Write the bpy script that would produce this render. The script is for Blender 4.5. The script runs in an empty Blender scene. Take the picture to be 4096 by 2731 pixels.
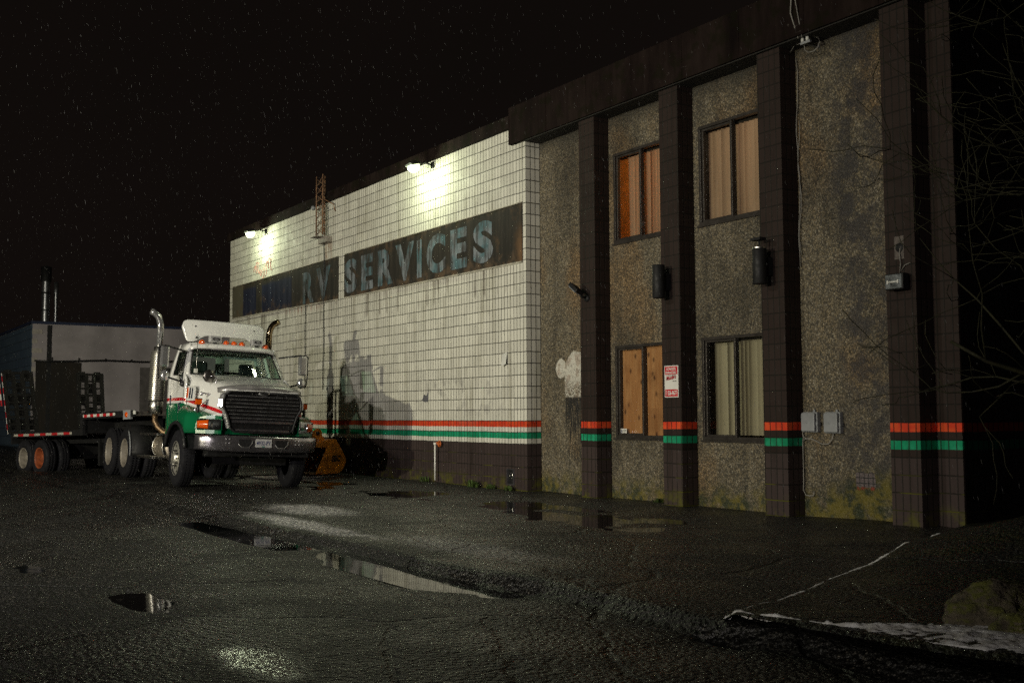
import bpy, bmesh, math, random
from mathutils import Vector, Matrix, noise
random.seed(7)
PI = math.pi
scene = bpy.context.scene
COL = scene.collection

# ---------------------------------------------------------------- helpers
class MB:
    """collects shapes into one mesh"""
    def __init__(s):
        s.v = []; s.f = []; s.mi = []; s.m = 0; s.sm = []; s.smooth = False
    def add(s, vs, fs):
        o = len(s.v)
        s.v += [tuple(v) for v in vs]
        for f in fs:
            s.f.append(tuple(i + o for i in f)); s.mi.append(s.m); s.sm.append(s.smooth)
        return s
    def box(s, x0, x1, y0, y1, z0, z1, M=None):
        vs = [Vector((x, y, z)) for x in (x0, x1) for y in (y0, y1) for z in (z0, z1)]
        if M is not None: vs = [M @ v for v in vs]
        return s.add(vs, [(0,1,3,2),(4,6,7,5),(0,4,5,1),(2,3,7,6),(0,2,6,4),(1,5,7,3)])
    def bar(s, p0, p1, w, h=None, up=(0,0,1)):
        h = h or w; p0 = Vector(p0); p1 = Vector(p1); d = (p1-p0)
        L = d.length; d.normalize(); u = Vector(up)
        if abs(d.dot(u)) > .95: u = Vector((1,0,0))
        r = d.cross(u).normalized(); u = r.cross(d)
        vs = [p + r*a*w/2 + u*b*h/2 for p in (p0, p1) for a, b in ((-1,-1),(1,-1),(1,1),(-1,1))]
        return s.add(vs, [(0,1,2,3),(7,6,5,4),(0,4,5,1),(1,5,6,2),(2,6,7,3),(3,7,4,0)])
    def tube(s, pts, r, seg=8, cap=True):
        pts = [Vector(p) for p in pts]; n = len(pts)
        rs = r if isinstance(r, (list, tuple)) else [r]*n
        vs = []; prev = None
        for i, p in enumerate(pts):
            d = (pts[min(i+1, n-1)] - pts[max(i-1, 0)]).normalized()
            if prev is None:
                u = Vector((0,0,1)) if abs(d.z) < .9 else Vector((1,0,0))
                a = d.cross(u).normalized()
            else:
                a = (prev - d*prev.dot(d)).normalized()
            prev = a; b = d.cross(a)
            for k in range(seg):
                t = 2*PI*k/seg
                vs.append(p + (a*math.cos(t) + b*math.sin(t))*rs[i])
        fs = [(i*seg+k, i*seg+(k+1)%seg, (i+1)*seg+(k+1)%seg, (i+1)*seg+k) for i in range(n-1) for k in range(seg)]
        if cap: fs += [tuple(range(seg-1, -1, -1)), tuple((n-1)*seg+k for k in range(seg))]
        sm = s.smooth; s.smooth = True; s.add(vs, fs); s.smooth = sm
        return s
    def prism(s, poly, f0, f1):
        """poly: 2d points; f0/f1 map (a,b) -> 3d for the two ends"""
        n = len(poly)
        vs = [f0(*p) for p in poly] + [f1(*p) for p in poly]
        fs = [tuple(range(n-1, -1, -1)), tuple(range(n, 2*n))]
        fs += [(i, (i+1) % n, n+(i+1) % n, n+i) for i in range(n)]
        return s.add(vs, fs)
    def lathe(s, prof, c, axis='y', seg=32, close=False):
        """prof: (radius, along)"""
        c = Vector(c); vs = []
        for r, a in prof:
            for k in range(seg):
                t = 2*PI*k/seg; p, q = r*math.cos(t), r*math.sin(t)
                vs.append(c + Vector({'x': (a,p,q), 'y': (p,a,q), 'z': (p,q,a)}[axis]))
        n = len(prof)
        fs = [(i*seg+k, i*seg+(k+1)%seg, (i+1)*seg+(k+1)%seg, (i+1)*seg+k) for i in range(n-1) for k in range(seg)]
        sm = s.smooth; s.smooth = True; s.add(vs, fs); s.smooth = sm
        return s
    def grid(s, rows):
        n = len(rows); m = len(rows[0])
        vs = [p for r in rows for p in r]
        fs = [(i*m+j, i*m+j+1, (i+1)*m+j+1, (i+1)*m+j) for i in range(n-1) for j in range(m-1)]
        return s.add(vs, fs)
    def sphere(s, c, r, seg=12, rings=8, sc=(1,1,1)):
        c = Vector(c); rows = []
        for i in range(rings+1):
            ph = PI*i/rings
            rows.append([c + Vector((r*sc[0]*math.sin(ph)*math.cos(2*PI*k/seg), r*sc[1]*math.sin(ph)*math.sin(2*PI*k/seg), r*sc[2]*math.cos(ph))) for k in range(seg+1)])
        sm = s.smooth; s.smooth = True; s.grid(rows); s.smooth = sm
        return s
    def mesh(s, mesh, M):
        o = len(s.v)
        s.v += [tuple(M @ v.co) for v in mesh.vertices]
        for p in mesh.polygons:
            s.f.append(tuple(i+o for i in p.vertices)); s.mi.append(s.m); s.sm.append(False)
        return s
    def each(s, name, mats, parent=None, **kw):
        """one object per separate piece"""
        p = list(range(len(s.v)))
        def find(i):
            while p[i] != i: p[i] = p[p[i]]; i = p[i]
            return i
        for f in s.f:
            for i in f[1:]: p[find(i)] = find(f[0])
        groups = {}
        for n, f in enumerate(s.f): groups.setdefault(find(f[0]), []).append(n)
        out = []
        for fl in groups.values():
            q = MB(); mp = {}
            for n in fl:
                for i in s.f[n]:
                    if i not in mp: mp[i] = len(q.v); q.v.append(s.v[i])
                q.f.append(tuple(mp[i] for i in s.f[n])); q.mi.append(s.mi[n]); q.sm.append(s.sm[n])
            out.append(q.build(name, mats, parent, **kw))
        return out
    def build(s, name, mats, parent=None, loc=None, bevel=0, merge=False, recalc=True, solid=0, sub=0):
        me = bpy.data.meshes.new(name)
        me.from_pydata(s.v, [], s.f)
        mats = mats if isinstance(mats, (list, tuple)) else [mats]
        for m in mats: me.materials.append(m)
        for p, i, q in zip(me.polygons, s.mi, s.sm):
            p.material_index = i; p.use_smooth = q
        if merge or recalc:
            bm = bmesh.new(); bm.from_mesh(me)
            if merge: bmesh.ops.remove_doubles(bm, verts=bm.verts, dist=1e-4)
            bmesh.ops.recalc_face_normals(bm, faces=bm.faces)
            bm.to_mesh(me); bm.free()
        o = bpy.data.objects.new(name, me); COL.objects.link(o)
        if parent: o.parent = parent
        if loc: o.location = loc
        if solid:
            md = o.modifiers.new('solid', 'SOLIDIFY'); md.thickness = solid; md.offset = 0
        if bevel:
            md = o.modifiers.new('bevel', 'BEVEL'); md.width = bevel; md.segments = 2; md.limit_method = 'ANGLE'; md.angle_limit = .6
        if sub:
            md = o.modifiers.new('sub', 'SUBSURF'); md.levels = sub; md.render_levels = sub
        return o

def tag(o, label=None, cat=None, group=None, kind=None):
    if label: o['label'] = label
    if cat: o['category'] = cat
    if group: o['group'] = group
    if kind: o['kind'] = kind
    return o
def empty(name, loc, label, cat, rot=(0,0,0), group=None):
    o = bpy.data.objects.new(name, None); COL.objects.link(o)
    o.location = loc; o.rotation_euler = rot; o.empty_display_size = .2
    return tag(o, label, cat, group)
def copy_tree(o, parent=None):
    c = o.copy(); COL.objects.link(c); c.parent = parent
    for ch in list(o.children): copy_tree(ch, c)
    return c
def text_mesh(txt, bold=0.0, shear=0.0, extrude=0.0):
    cu = bpy.data.curves.new('t', 'FONT'); cu.body = txt; cu.size = 1; cu.offset = bold; cu.shear = shear; cu.extrude = extrude; cu.resolution_u = 4
    o = bpy.data.objects.new('t', cu); COL.objects.link(o)
    dg = bpy.context.evaluated_depsgraph_get(); dg.update()
    me = bpy.data.meshes.new_from_object(o.evaluated_get(dg))
    bpy.data.objects.remove(o)
    xs = [v.co.x for v in me.vertices]; ys = [v.co.y for v in me.vertices]
    x0, x1, y0, y1 = min(xs), max(xs), min(ys), max(ys)
    for v in me.vertices:      # normalise to a unit box
        v.co.x = (v.co.x-x0)/(x1-x0); v.co.y = (v.co.y-y0)/(y1-y0)
    return me
def put_text(mb, txt, org, ux, uz, w, h, bold=0.0, shear=0.0):
    """txt into the box org + [0,w]*ux + [0,h]*uz"""
    me = text_mesh(txt, bold, shear)
    ux = Vector(ux); uz = Vector(uz); n = ux.cross(uz)
    M = Matrix.Translation(Vector(org)) @ Matrix((ux*w, uz*h, n)).transposed().to_4x4()
    mb.mesh(me, M); return mb

def lamp_point(name, loc, power, col, r=.08, kind='POINT', **k):
    L = bpy.data.lights.new(name, kind); L.energy = power; L.color = col; L.shadow_soft_size = r
    for a, v in k.items(): setattr(L, a, v)
    o = bpy.data.objects.new(name, L); COL.objects.link(o); o.location = loc; return o

# ---------------------------------------------------------------- material helper
class NT:
    def __init__(s, name):
        s.mat = bpy.data.materials.new(name); s.mat.use_nodes = True
        s.t = s.mat.node_tree; s.n = s.t.nodes; s.l = s.t.links
        s.b = s.n['Principled BSDF']; s.out = s.n['Material Output']
        s._c = None
    def coord(s, kind='Object'):
        if s._c is None: s._c = s.n.new('ShaderNodeTexCoord')
        return s._c.outputs[kind]
    def xyz(s, vec=None):
        n = s.n.new('ShaderNodeSeparateXYZ'); s.l.new(vec or s.coord(), n.inputs[0]); return n.outputs
    def comb(s, x, y, z):
        n = s.n.new('ShaderNodeCombineXYZ')
        for i, v in enumerate((x, y, z)): s.inp(n.inputs[i], v)
        return n.outputs[0]
    def inp(s, sock, v):
        if isinstance(v, bpy.types.NodeSocket): s.l.new(v, sock)
        elif isinstance(v, (tuple, list)) and len(v) == 3 and sock.type == 'RGBA': sock.default_value = (*v, 1)
        else: sock.default_value = v
    def m(s, op, a, b=0.0, c=None, clamp=False):
        n = s.n.new('ShaderNodeMath'); n.operation = op; n.use_clamp = clamp
        s.inp(n.inputs[0], a); s.inp(n.inputs[1], b)
        if c is not None: s.inp(n.inputs[2], c)
        return n.outputs[0]
    def ss(s, v, a, b):
        """smooth 0..1 as v goes a..b (a may exceed b)"""
        n = s.n.new('ShaderNodeMapRange'); n.interpolation_type = 'SMOOTHSTEP'
        s.inp(n.inputs[0], v); lo, hi, x, y = (a, b, 0, 1) if a < b else (b, a, 1, 0)
        n.inputs[1].default_value = lo; n.inputs[2].default_value = hi; n.inputs[3].default_value = x; n.inputs[4].default_value = y
        return n.outputs[0]
    def mapr(s, v, a, b, c, d):
        n = s.n.new('ShaderNodeMapRange'); s.inp(n.inputs[0], v)
        for i, q in enumerate((a, b, c, d)): n.inputs[i+1].default_value = q
        return n.outputs[0]
    def mix(s, f, a, b, mode='MIX'):
        n = s.n.new('ShaderNodeMix'); n.data_type = 'RGBA'; n.blend_type = mode
        s.inp(n.inputs[0], f); s.inp(n.inputs[6], a); s.inp(n.inputs[7], b)
        return n.outputs[2]
    def scale(s, v, sc, off=(0,0,0)):
        n = s.n.new('ShaderNodeMapping'); s.inp(n.inputs[0], v)
        n.inputs[3].default_value = sc; n.inputs[1].default_value = off
        return n.outputs[0]
    def noise(s, scale=5, vec=None, detail=4, rough=.55, col=False, dist=0):
        n = s.n.new('ShaderNodeTexNoise'); s.l.new(vec or s.coord(), n.inputs['Vector'])
        n.inputs['Scale'].default_value = scale; n.inputs['Detail'].default_value = detail; n.inputs['Roughness'].default_value = rough
        n.inputs['Distortion'].default_value = dist
        return n.outputs['Color' if col else 'Fac']
    def vor(s, scale=20, vec=None, feat='F1', out='Distance', rnd=1):
        n = s.n.new('ShaderNodeTexVoronoi'); n.feature = feat; s.l.new(vec or s.coord(), n.inputs['Vector'])
        n.inputs['Scale'].default_value = scale; n.inputs['Randomness'].default_value = rnd
        return n.outputs[out]
    def ramp(s, v, stops):
        n = s.n.new('ShaderNodeValToRGB'); s.inp(n.inputs[0], v); e = n.color_ramp.elements
        while len(e) < len(stops): e.new(.5)
        for el, (p, c) in zip(e, stops): el.position = p; el.color = (*c, 1)
        return n.outputs[0]
    def bump(s, h, strength=.5, dist=.01, normal=None):
        n = s.n.new('ShaderNodeBump'); n.inputs['Strength'].default_value = strength; n.inputs['Distance'].default_value = dist
        s.inp(n.inputs['Height'], h)
        if normal: s.l.new(normal, n.inputs['Normal'])
        return n.outputs[0]
    def set(s, **k):
        names = dict(base='Base Color', rough='Roughness', metal='Metallic', normal='Normal', spec='Specular IOR Level', coat='Coat Weight', coatr='Coat Roughness', trans='Transmission Weight', emis='Emission Color', emstr='Emission Strength', alpha='Alpha', ior='IOR', sub='Subsurface Weight')
        for a, v in k.items(): s.inp(s.b.inputs[names[a]], v)
        return s.mat

def plain(name, col, rough=.5, metal=0, var=.25, vs=6, bump=0, bs=40, **k):
    t = NT(name)
    n = t.noise(vs, detail=5)
    f = t.mapr(n, .3, .7, 1-var, 1+var)
    c = t.mix(1.0, col, t.comb(f, f, f), 'MULTIPLY')
    r = t.mapr(t.noise(vs*2.3), .3, .7, max(.02, rough*.75), min(1, rough*1.25))
    t.set(base=c, rough=r, metal=metal, **k)
    if bump: t.set(normal=t.bump(t.noise(bs), bump, .01))
    return t.mat

# ---------------------------------------------------------------- materials: masonry
def masonry(name, paint_top, paint_mid, dirty=.5, rust=False, shade=1.0):
    t = NT(name); X, Y, Z = t.xyz(); P = t.coord()
    g = t.n.new('ShaderNodeNewGeometry'); nx = t.m('GREATER_THAN', t.m('ABSOLUTE', t.xyz(g.outputs['True Normal'])[0]), .5)
    u = t.m('ADD', t.m('MULTIPLY', X, t.m('SUBTRACT', 1, nx)), t.m('MULTIPLY', Y, nx))
    wob = t.m('MULTIPLY', t.m('SUBTRACT', t.noise(1.6, detail=3), .5), .022)
    zz = t.m('ADD', Z, wob)
    uu = t.m('ADD', u, t.m('MULTIPLY', t.m('SUBTRACT', t.noise(9, detail=1), .5), .008))
    fu = t.m('ABSOLUTE', t.m('SUBTRACT', t.m('FRACT', t.m('DIVIDE', t.m('ADD', uu, 30.48), .1016)), .5))
    fz = t.m('ABSOLUTE', t.m('SUBTRACT', t.m('FRACT', t.m('DIVIDE', t.m('ADD', zz, 2.032), .2032)), .5))
    gw = t.noise(3.1, detail=5)
    gu = t.m('MULTIPLY', t.ss(fu, .385, .455), t.mapr(gw, .3, .7, .75, 1))
    gz = t.ss(fz, .452, .480)
    groove = t.m('MAXIMUM', gu, gz)
    # per block tint
    iu = t.m('FLOOR', t.m('DIVIDE', t.m('ADD', u, 30.48), .4064)); iz = t.m('FLOOR', t.m('DIVIDE', t.m('ADD', zz, 2.032), .2032))
    wn = t.n.new('ShaderNodeTexWhiteNoise'); wn.noise_dimensions = '3D'; t.l.new(t.comb(iu, iz, 0), wn.inputs[0])
    iu2 = t.m('FLOOR', t.m('DIVIDE', t.m('ADD', u, 30.48), .1016))
    wn2 = t.n.new('ShaderNodeTexWhiteNoise'); wn2.noise_dimensions = '3D'; t.l.new(t.comb(iu2, iz, 3), wn2.inputs[0])
    tint = t.m('ADD', t.mapr(wn.outputs[0], 0, 1, .88, 1.04), t.mapr(wn2.outputs[0], 0, 1, -.05, .05))
    brown = (.050, .036, .034)
    def band(lo, hi): return t.m('MULTIPLY', t.ss(zz, lo-.002, lo+.002), t.ss(zz, hi+.002, hi-.002))
    c = t.mix(t.ss(Z, .811, .815), brown, paint_mid)
    c = t.mix(t.ss(zz, 1.217, 1.221), c, paint_top)
    ragged = t.ss(t.noise(2.2, detail=6, rough=.7), .66, .70)
    red = t.mix(t.ss(t.noise(7, detail=6), .45, .6), (.62, .052, .02), (.68, .085, .025))
    c = t.mix(band(1.110, 1.219), c, red)
    c = t.mix(band(.906, 1.016), c, t.mix(t.ss(t.noise(6, detail=6), .45, .62), (.008, .26, .125), (.02, .33, .17)))
    # weathering
    stre = t.noise(1.0, t.scale(P, (5, 5, .35)), detail=6, rough=.65)
    big = t.noise(.55, detail=6, rough=.6)
    fine = t.noise(28, detail=5, rough=.7)
    d1 = t.m('MULTIPLY', t.ss(stre, .50, .74), dirty)
    d2 = t.m('MULTIPLY', t.ss(big, .52, .75), dirty*.7)
    d3 = t.m('MULTIPLY', t.ss(fine, .60, .76), dirty*.7)
    c = t.mix(d1, c, t.mix(1.0, c, (.42, .40, .33), 'MULTIPLY'))
    c = t.mix(d2, c, t.mix(1.0, c, (.58, .56, .48), 'MULTIPLY'))
    c = t.mix(d3, c, t.mix(1.0, c, (.35, .34, .30), 'MULTIPLY'))
    chips = t.ss(t.noise(4.3, detail=8, rough=.75), .715, .735)
    c = t.mix(t.m('MULTIPLY', chips, .9), c, (.07, .065, .06))
    if rust:
        def spot(x0, x1, z0, z1, e=.15):
            return t.m('MULTIPLY', t.m('MULTIPLY', t.ss(X, x0-e, x0+e), t.ss(X, x1+e, x1-e)), t.m('MULTIPLY', t.ss(Z, z0-e, z0+e), t.ss(Z, z1+.03, z1-.03)))
        rs = t.m('MULTIPLY', spot(-8.72, -8.32, 5.12, 5.62, .06), t.ss(t.noise(1.0, t.scale(P, (14, 14, .8)), detail=5), .47, .58))
        c = t.mix(t.m('MULTIPLY', rs, .85), c, (.30, .12, .03))
        # drips below the sign boards and graffiti ghosts
        ds = t.m('MULTIPLY', spot(-15.4, -.2, 3.55, 4.12, .05), t.ss(t.noise(1.0, t.scale(P, (6, 6, .35), (3, 0, 0)), detail=5), .52, .7))
        c = t.mix(t.m('MULTIPLY', ds, .75), c, (.14, .115, .09))
        pk = t.m('MULTIPLY', spot(-11.2, -8.8, 3.95, 4.2, .08), t.ss(t.noise(1.0, t.scale(P, (7, 7, .7), (8, 0, 0)), detail=4), .5, .65))
        c = t.mix(t.m('MULTIPLY', pk, .7), c, (.36, .15, .10))
        # dull grey repaint patches low down
        gp = t.m('MULTIPLY', spot(-3.6, -.8, 1.3, 2.0, .25), t.ss(t.noise(2.4, t.scale(P, (1, 1, 1), (4, 1, 2)), detail=5), .53, .6))
        c = t.mix(t.m('MULTIPLY', gp, .5), c, (.30, .29, .27))
        # bare strip of peeled paint by the truck
        bp = t.m('MULTIPLY', t.m('MULTIPLY', t.ss(t.m('ADD', X, t.m('MULTIPLY', fine, .12)), -7.42, -7.38), t.ss(t.m('ADD', X, t.m('MULTIPLY', fine, .2)), -7.10, -7.16)), t.m('MULTIPLY', t.ss(Z, .62, .68), t.ss(Z, 1.06, 1.0)))
        c = t.mix(bp, c, (.5, .48, .42))
    tn = t.comb(tint, tint, tint); c = t.mix(1.0, c, tn, 'MULTIPLY')
    c = t.mix(t.m('MULTIPLY', groove, .93), c, (.012, .011, .009))
    # moss low down, on joints first
    mo = t.m('MULTIPLY', t.ss(Z, .34, .0), t.ss(t.m('ADD', t.noise(3.4, detail=6, rough=.7), t.m('MULTIPLY', gz, .12)), .47, .64))
    mo2 = t.m('MULTIPLY', t.m('MULTIPLY', gz, t.ss(Z, .8, .35)), t.ss(t.noise(2.1, detail=3), .5, .62))
    c = t.mix(t.m('MULTIPLY', t.m('MAXIMUM', mo, mo2), .85), c, (.09, .09, .010))
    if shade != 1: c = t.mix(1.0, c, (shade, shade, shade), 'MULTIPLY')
    h = t.m('SUBTRACT', t.m('MULTIPLY', t.m('SUBTRACT', 1, groove), 1.0), t.m('MULTIPLY', fine, .25))
    t.set(base=c, rough=t.mapr(t.noise(5), .3, .7, .55, .8), spec=.16, normal=t.bump(h, .55, .006))
    return t.mat
M_white = masonry('white_painted_block', (.66, .65, .57), (.66, .65, .57), .78, rust=True)
M_brown = masonry('brown_painted_block', (.029, .0195, .0165), (.029, .0195, .0165), .6)
M_brown_shaded = masonry('brown_block_shaded', (.05, .038, .036), (.05, .038, .036), .6, shade=.10)  # shade of the side wall put into the paint: colour scaled near black

def aggregate():
    t = NT('exposed_aggregate'); X, Y, Z = t.xyz(); P = t.coord()
    warp = t.n.new('ShaderNodeVectorMath'); warp.operation = 'ADD'
    t.l.new(P, warp.inputs[0]); t.l.new(t.mix(.03, (0,0,0), t.noise(30, col=True, detail=2)), warp.inputs[1])
    P2 = t.scale(warp.outputs[0], (1, 1, .75))
    cell = t.vor(54, P2, out='Color'); dist = t.vor(54, P2)
    cell2 = t.vor(24, P2, out='Color'); cv2 = t.xyz(cell2)[1]
    cv = t.xyz(cell)[0]
    st = t.ramp(cv, [(0, (.045, .042, .032)), (.2, (.11, .094, .062)), (.4, (.22, .178, .108)), (.62, (.30, .242, .145)), (.8, (.21, .185, .135)), (1, (.42, .37, .27))])
    st = t.mix(t.m('MULTIPLY', t.ss(t.xyz(t.vor(90, P2, out='Color'))[0], .6, .9), .5), st, (.09, .08, .06))
    edge = t.ss(dist, .35, .62)
    c = t.mix(t.m('MULTIPLY', edge, .7), st, (.04, .034, .023))
    stain = t.noise(1.0, t.scale(P, (.9, .9, .45)), detail=7, rough=.62)
    st2 = t.noise(1.0, t.scale(P, (3.2, 3.2, .30), (2, 0, 0)), detail=6, rough=.6)
    c = t.mix(t.m('MULTIPLY', t.ss(st2, .50, .70), .55), c, t.mix(1.0, c, (.42, .42, .40), 'MULTIPLY'))
    c = t.mix(t.m('MULTIPLY', t.ss(stain, .45, .62), .72), c, t.mix(1.0, c, (.38, .38, .37), 'MULTIPLY'))
    warm = t.noise(.8, t.scale(P, (1, 1, .6), (5, 3, 1)), detail=5)
    c = t.mix(t.m('MULTIPLY', t.ss(warm, .48, .66), .7), c, t.mix(1.0, c, (1.15, .85, .55), 'MULTIPLY'))
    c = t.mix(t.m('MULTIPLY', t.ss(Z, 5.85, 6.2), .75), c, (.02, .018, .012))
    # dark run on the right hand bay
    dk = t.m('MULTIPLY', t.ss(t.m('ABSOLUTE', t.m('SUBTRACT', t.m('ADD', X, t.m('MULTIPLY', t.noise(1.4, detail=5), .9)), 7.42)), .6, .12), t.ss(t.noise(5, detail=6), .36, .58))
    c = t.mix(t.m('MULTIPLY', dk, .78), c, (.032, .030, .032))
    # white paint patch and black drips on the first bay
    rg = t.m('MULTIPLY', t.m('SUBTRACT', t.noise(9, detail=6, rough=.7), .5), .55)
    def ell(cx, cz, rx, rz):
        a = t.m('POWER', t.m('DIVIDE', t.m('SUBTRACT', X, cx), rx), 2.0); b = t.m('POWER', t.m('DIVIDE', t.m('SUBTRACT', Z, cz), rz), 2.0)
        return t.m('ADD', t.m('SQRT', t.m('ADD', a, b)), rg)
    e = t.m('MINIMUM', ell(1.0, 1.93, .30, .46), ell(.60, 2.12, .15, .17))
    e = t.m('MINIMUM', e, ell(1.16, 2.2, .2, .17))
    bx = t.m('MULTIPLY', t.ss(t.m('ADD', X, t.m('MULTIPLY', rg, .1)), .70, .73), t.m('MULTIPLY', t.ss(Z, 1.60, 1.66), t.ss(Z, 1.98, 1.9)))
    wm = t.m('MULTIPLY', t.m('MAXIMUM', t.ss(e, 1.03, .93), bx), t.ss(Z, 1.59, 1.64))
    wm = t.m('MULTIPLY', wm, t.ss(X, 1.5, 1.4))
    wm = t.m('MULTIPLY', wm, t.m('SUBTRACT', 1, t.m('MULTIPLY', t.m('MULTIPLY', edge, t.ss(Z, 2.0, 1.75)), .9)))
    c = t.mix(wm, c, t.mix(t.ss(t.noise(6, detail=7), .53, .58), (.62, .60, .52), (.46, .40, .33)))
    pit = t.m('MULTIPLY', wm, t.ss(t.m('ABSOLUTE', t.m('SUBTRACT', t.noise(5.5, detail=3, dist=2.0), .5)), .012, .004))
    c = t.mix(pit, c, (.03, .025, .02))
    fa = t.mapr(Z, 0.0, 1.6, .66, .40)
    sk = t.noise(1.0, t.scale(P, (46, 46, 2.4)), detail=5, rough=.65)
    bm = t.m('MULTIPLY', t.ss(t.m('SUBTRACT', sk, fa), -.03, .05), t.m('MULTIPLY', t.ss(X, .69, .75), t.ss(X, 1.5, 1.4)))
    bm = t.m('MULTIPLY', bm, t.ss(Z, 1.64, 1.60))
    c = t.mix(t.m('MULTIPLY', bm, .95), c, (.006, .006, .006))
    # broken patch low on the right bay: mesh pattern and red clay edge
    rr = t.m('MULTIPLY', t.m('SUBTRACT', t.noise(16, detail=4), .5), .07)
    def rect(x0, x1, z0, z1):
        xx = t.m('ADD', X, rr); zz = t.m('ADD', Z, rr)
        return t.m('MULTIPLY', t.m('MULTIPLY', t.ss(xx, x0-.008, x0+.008), t.ss(xx, x1+.008, x1-.008)), t.m('MULTIPLY', t.ss(zz, z0-.008, z0+.008), t.ss(zz, z1+.008, z1-.008)))
    # moss
    mo = t.m('MULTIPLY', t.ss(t.m('SUBTRACT', Z, t.m('MULTIPLY', t.ss(X, 5.9, 7.2), .30)), .46, .08), t.ss(t.noise(2.6, detail=7, rough=.7), .36, .54))
    c = t.mix(t.m('MULTIPLY', mo, .85), c, t.mix(t.ss(t.noise(8, detail=5), .4, .62), (.016, .026, .005), (.14, .115, .010)))
    pat = rect(6.81, 7.10, .42, .60)
    lay = t.m('MAXIMUM', t.ss(t.m('ABSOLUTE', t.m('SUBTRACT', t.m('FRACT', t.m('MULTIPLY', X, 15)), .5)), .38, .44), t.ss(t.m('ABSOLUTE', t.m('SUBTRACT', t.m('FRACT', t.m('MULTIPLY', Z, 15)), .5)), .38, .44))
    c = t.mix(pat, c, t.mix(lay, (.13, .105, .105), (.02, .02, .02)))
    c = t.mix(t.m('MULTIPLY', rect(6.82, 7.08, .385, .42), t.ss(t.noise(22, detail=5), .40, .5)), c, (.20, .035, .015))
    h = t.m('ADD', t.m('SUBTRACT', 1, t.m('MULTIPLY', dist, 1.4)), t.m('MULTIPLY', cv, .5))
    h = t.m('SUBTRACT', h, t.m('MULTIPLY', wm, .1))
    t.set(base=c, rough=.62, normal=t.bump(h, .85, .012))
    return t.mat
M_agg = aggregate()

def fascia_mat():
    t = NT('painted_metal_fascia'); X, Y, Z = t.xyz(); P = t.coord()
    n = t.noise(1.0, t.scale(P, (3, 3, .6)), detail=7, rough=.65)
    c = t.ramp(n, [(.3, (.005, .003, .0028)), (.5, (.012, .0075, .0065)), (.7, (.022, .015, .0125))])
    peel = t.ss(t.noise(1.0, t.scale(P, (2.6, 2.6, 5)), detail=8, rough=.72), .66, .69)
    c = t.mix(t.m('MULTIPLY', peel, .7), c, (.07, .062, .055))
    mo = t.m('MULTIPLY', t.ss(t.noise(4, detail=6), .5, .62), .5)
    c = t.mix(mo, c, (.006, .0065, .002))
    t.set(base=c, rough=.9, spec=.08, normal=t.bump(n, .3, .01))
    return t.mat
M_fascia = fascia_mat()
M_soffit = plain('soffit_gravel', (.010, .0085, .006), .8, var=.6, vs=60, bump=.8, bs=80)
M_roof = plain('tar_roof', (.02, .02, .02), .9)

# ---------------------------------------------------------------- materials: general
M_black = plain('black_rubber', (.012, .012, .013), .5, bump=.15)
M_tyre = plain('tyre_rubber', (.0085, .0085, .011), .8, bump=.3, bs=60, spec=.25)
M_dark = plain('dark_steel', (.012, .012, .0125), .6, .1, bump=.15, spec=.3)
M_frame = plain('bronze_aluminium', (.055, .048, .042), .42, .5)
M_chrome = plain('chrome', (.66, .66, .67), .12, .82, var=.1, vs=9)
M_chromed = plain('worn_chrome', (.46, .44, .48), .24, .93, var=.3, vs=5, bump=.05, bs=14)
M_alu = plain('aluminium', (.55, .54, .50), .32, 1, var=.25, vs=12)
M_alurim = plain('brushed_rim', (.62, .60, .53), .38, .75, var=.25, vs=14)
M_steelrim = plain('white_steel_rim', (.23, .205, .17), .5, .1, var=.35, vs=10)
M_rustrim = plain('rusty_steel_rim', (.24, .055, .014), .7, 0, var=.5, vs=10)
M_grey = plain('grey_plastic', (.24, .25, .26), .5, var=.15)
M_amber = NT('amber_lens').set(base=(.66, .085, .003), rough=.2, coat=.5, emis=(1, .15, .01), emstr=.015)
M_redlens = NT('red_lens').set(base=(.5, .02, .02), rough=.2, coat=.5)
M_interior = plain('cab_interior', (.025, .026, .026), .8)
M_seat = plain('seat_cloth', (.03, .033, .034), .9, bump=.2)
M_whitepl = plain('white_plastic', (.62, .62, .58), .45, var=.12)
M_pvc = plain('white_pvc', (.72, .71, .66), .4, var=.12)
M_wire = plain('grey_cable', (.20, .19, .17), .6)
M_orange = plain('faded_orange', (.52, .12, .02), .55, var=.4, vs=9)

def glass(name, tint=(.75,.9,.85), drops=0.0, base_refl=.06):
    t = NT(name)
    tr = t.n.new('ShaderNodeBsdfTransparent'); tr.inputs[0].default_value = (*tint, 1)
    gl = t.n.new('ShaderNodeBsdfGlossy'); gl.inputs['Roughness'].default_value = .03
    fr = t.n.new('ShaderNodeLayerWeight')
    mx = t.n.new('ShaderNodeMixShader')
    f = t.m('ADD', t.m('MULTIPLY', t.m('POWER', fr.outputs['Facing'], 5.0), .9), base_refl, clamp=True)
    if drops:
        v = t.vor(85); sel = t.ss(t.noise(3.5, detail=4), .40, .62)
        h = t.m('MULTIPLY', t.ss(v, .32, .05), sel)
        nb = t.bump(h, drops, .01)
        t.l.new(nb, gl.inputs['Normal']); t.l.new(nb, fr.inputs['Normal'])
        f = t.m('ADD', f, t.m('MULTIPLY', h, .10), clamp=True)
    t.l.new(f, mx.inputs[0]); t.l.new(tr.outputs[0], mx.inputs[1]); t.l.new(gl.outputs[0], mx.inputs[2])
    t.l.new(mx.outputs[0], t.out.inputs[0])
    return t.mat
M_glass = glass('window_glass', (.86, .88, .84), drops=.12, base_refl=.07)
M_shield = glass('windscreen_glass', (.62, .80, .72), drops=.35, base_refl=.09)
M_lens = glass('headlight_lens', (.85, .88, .88), base_refl=.10)

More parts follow.
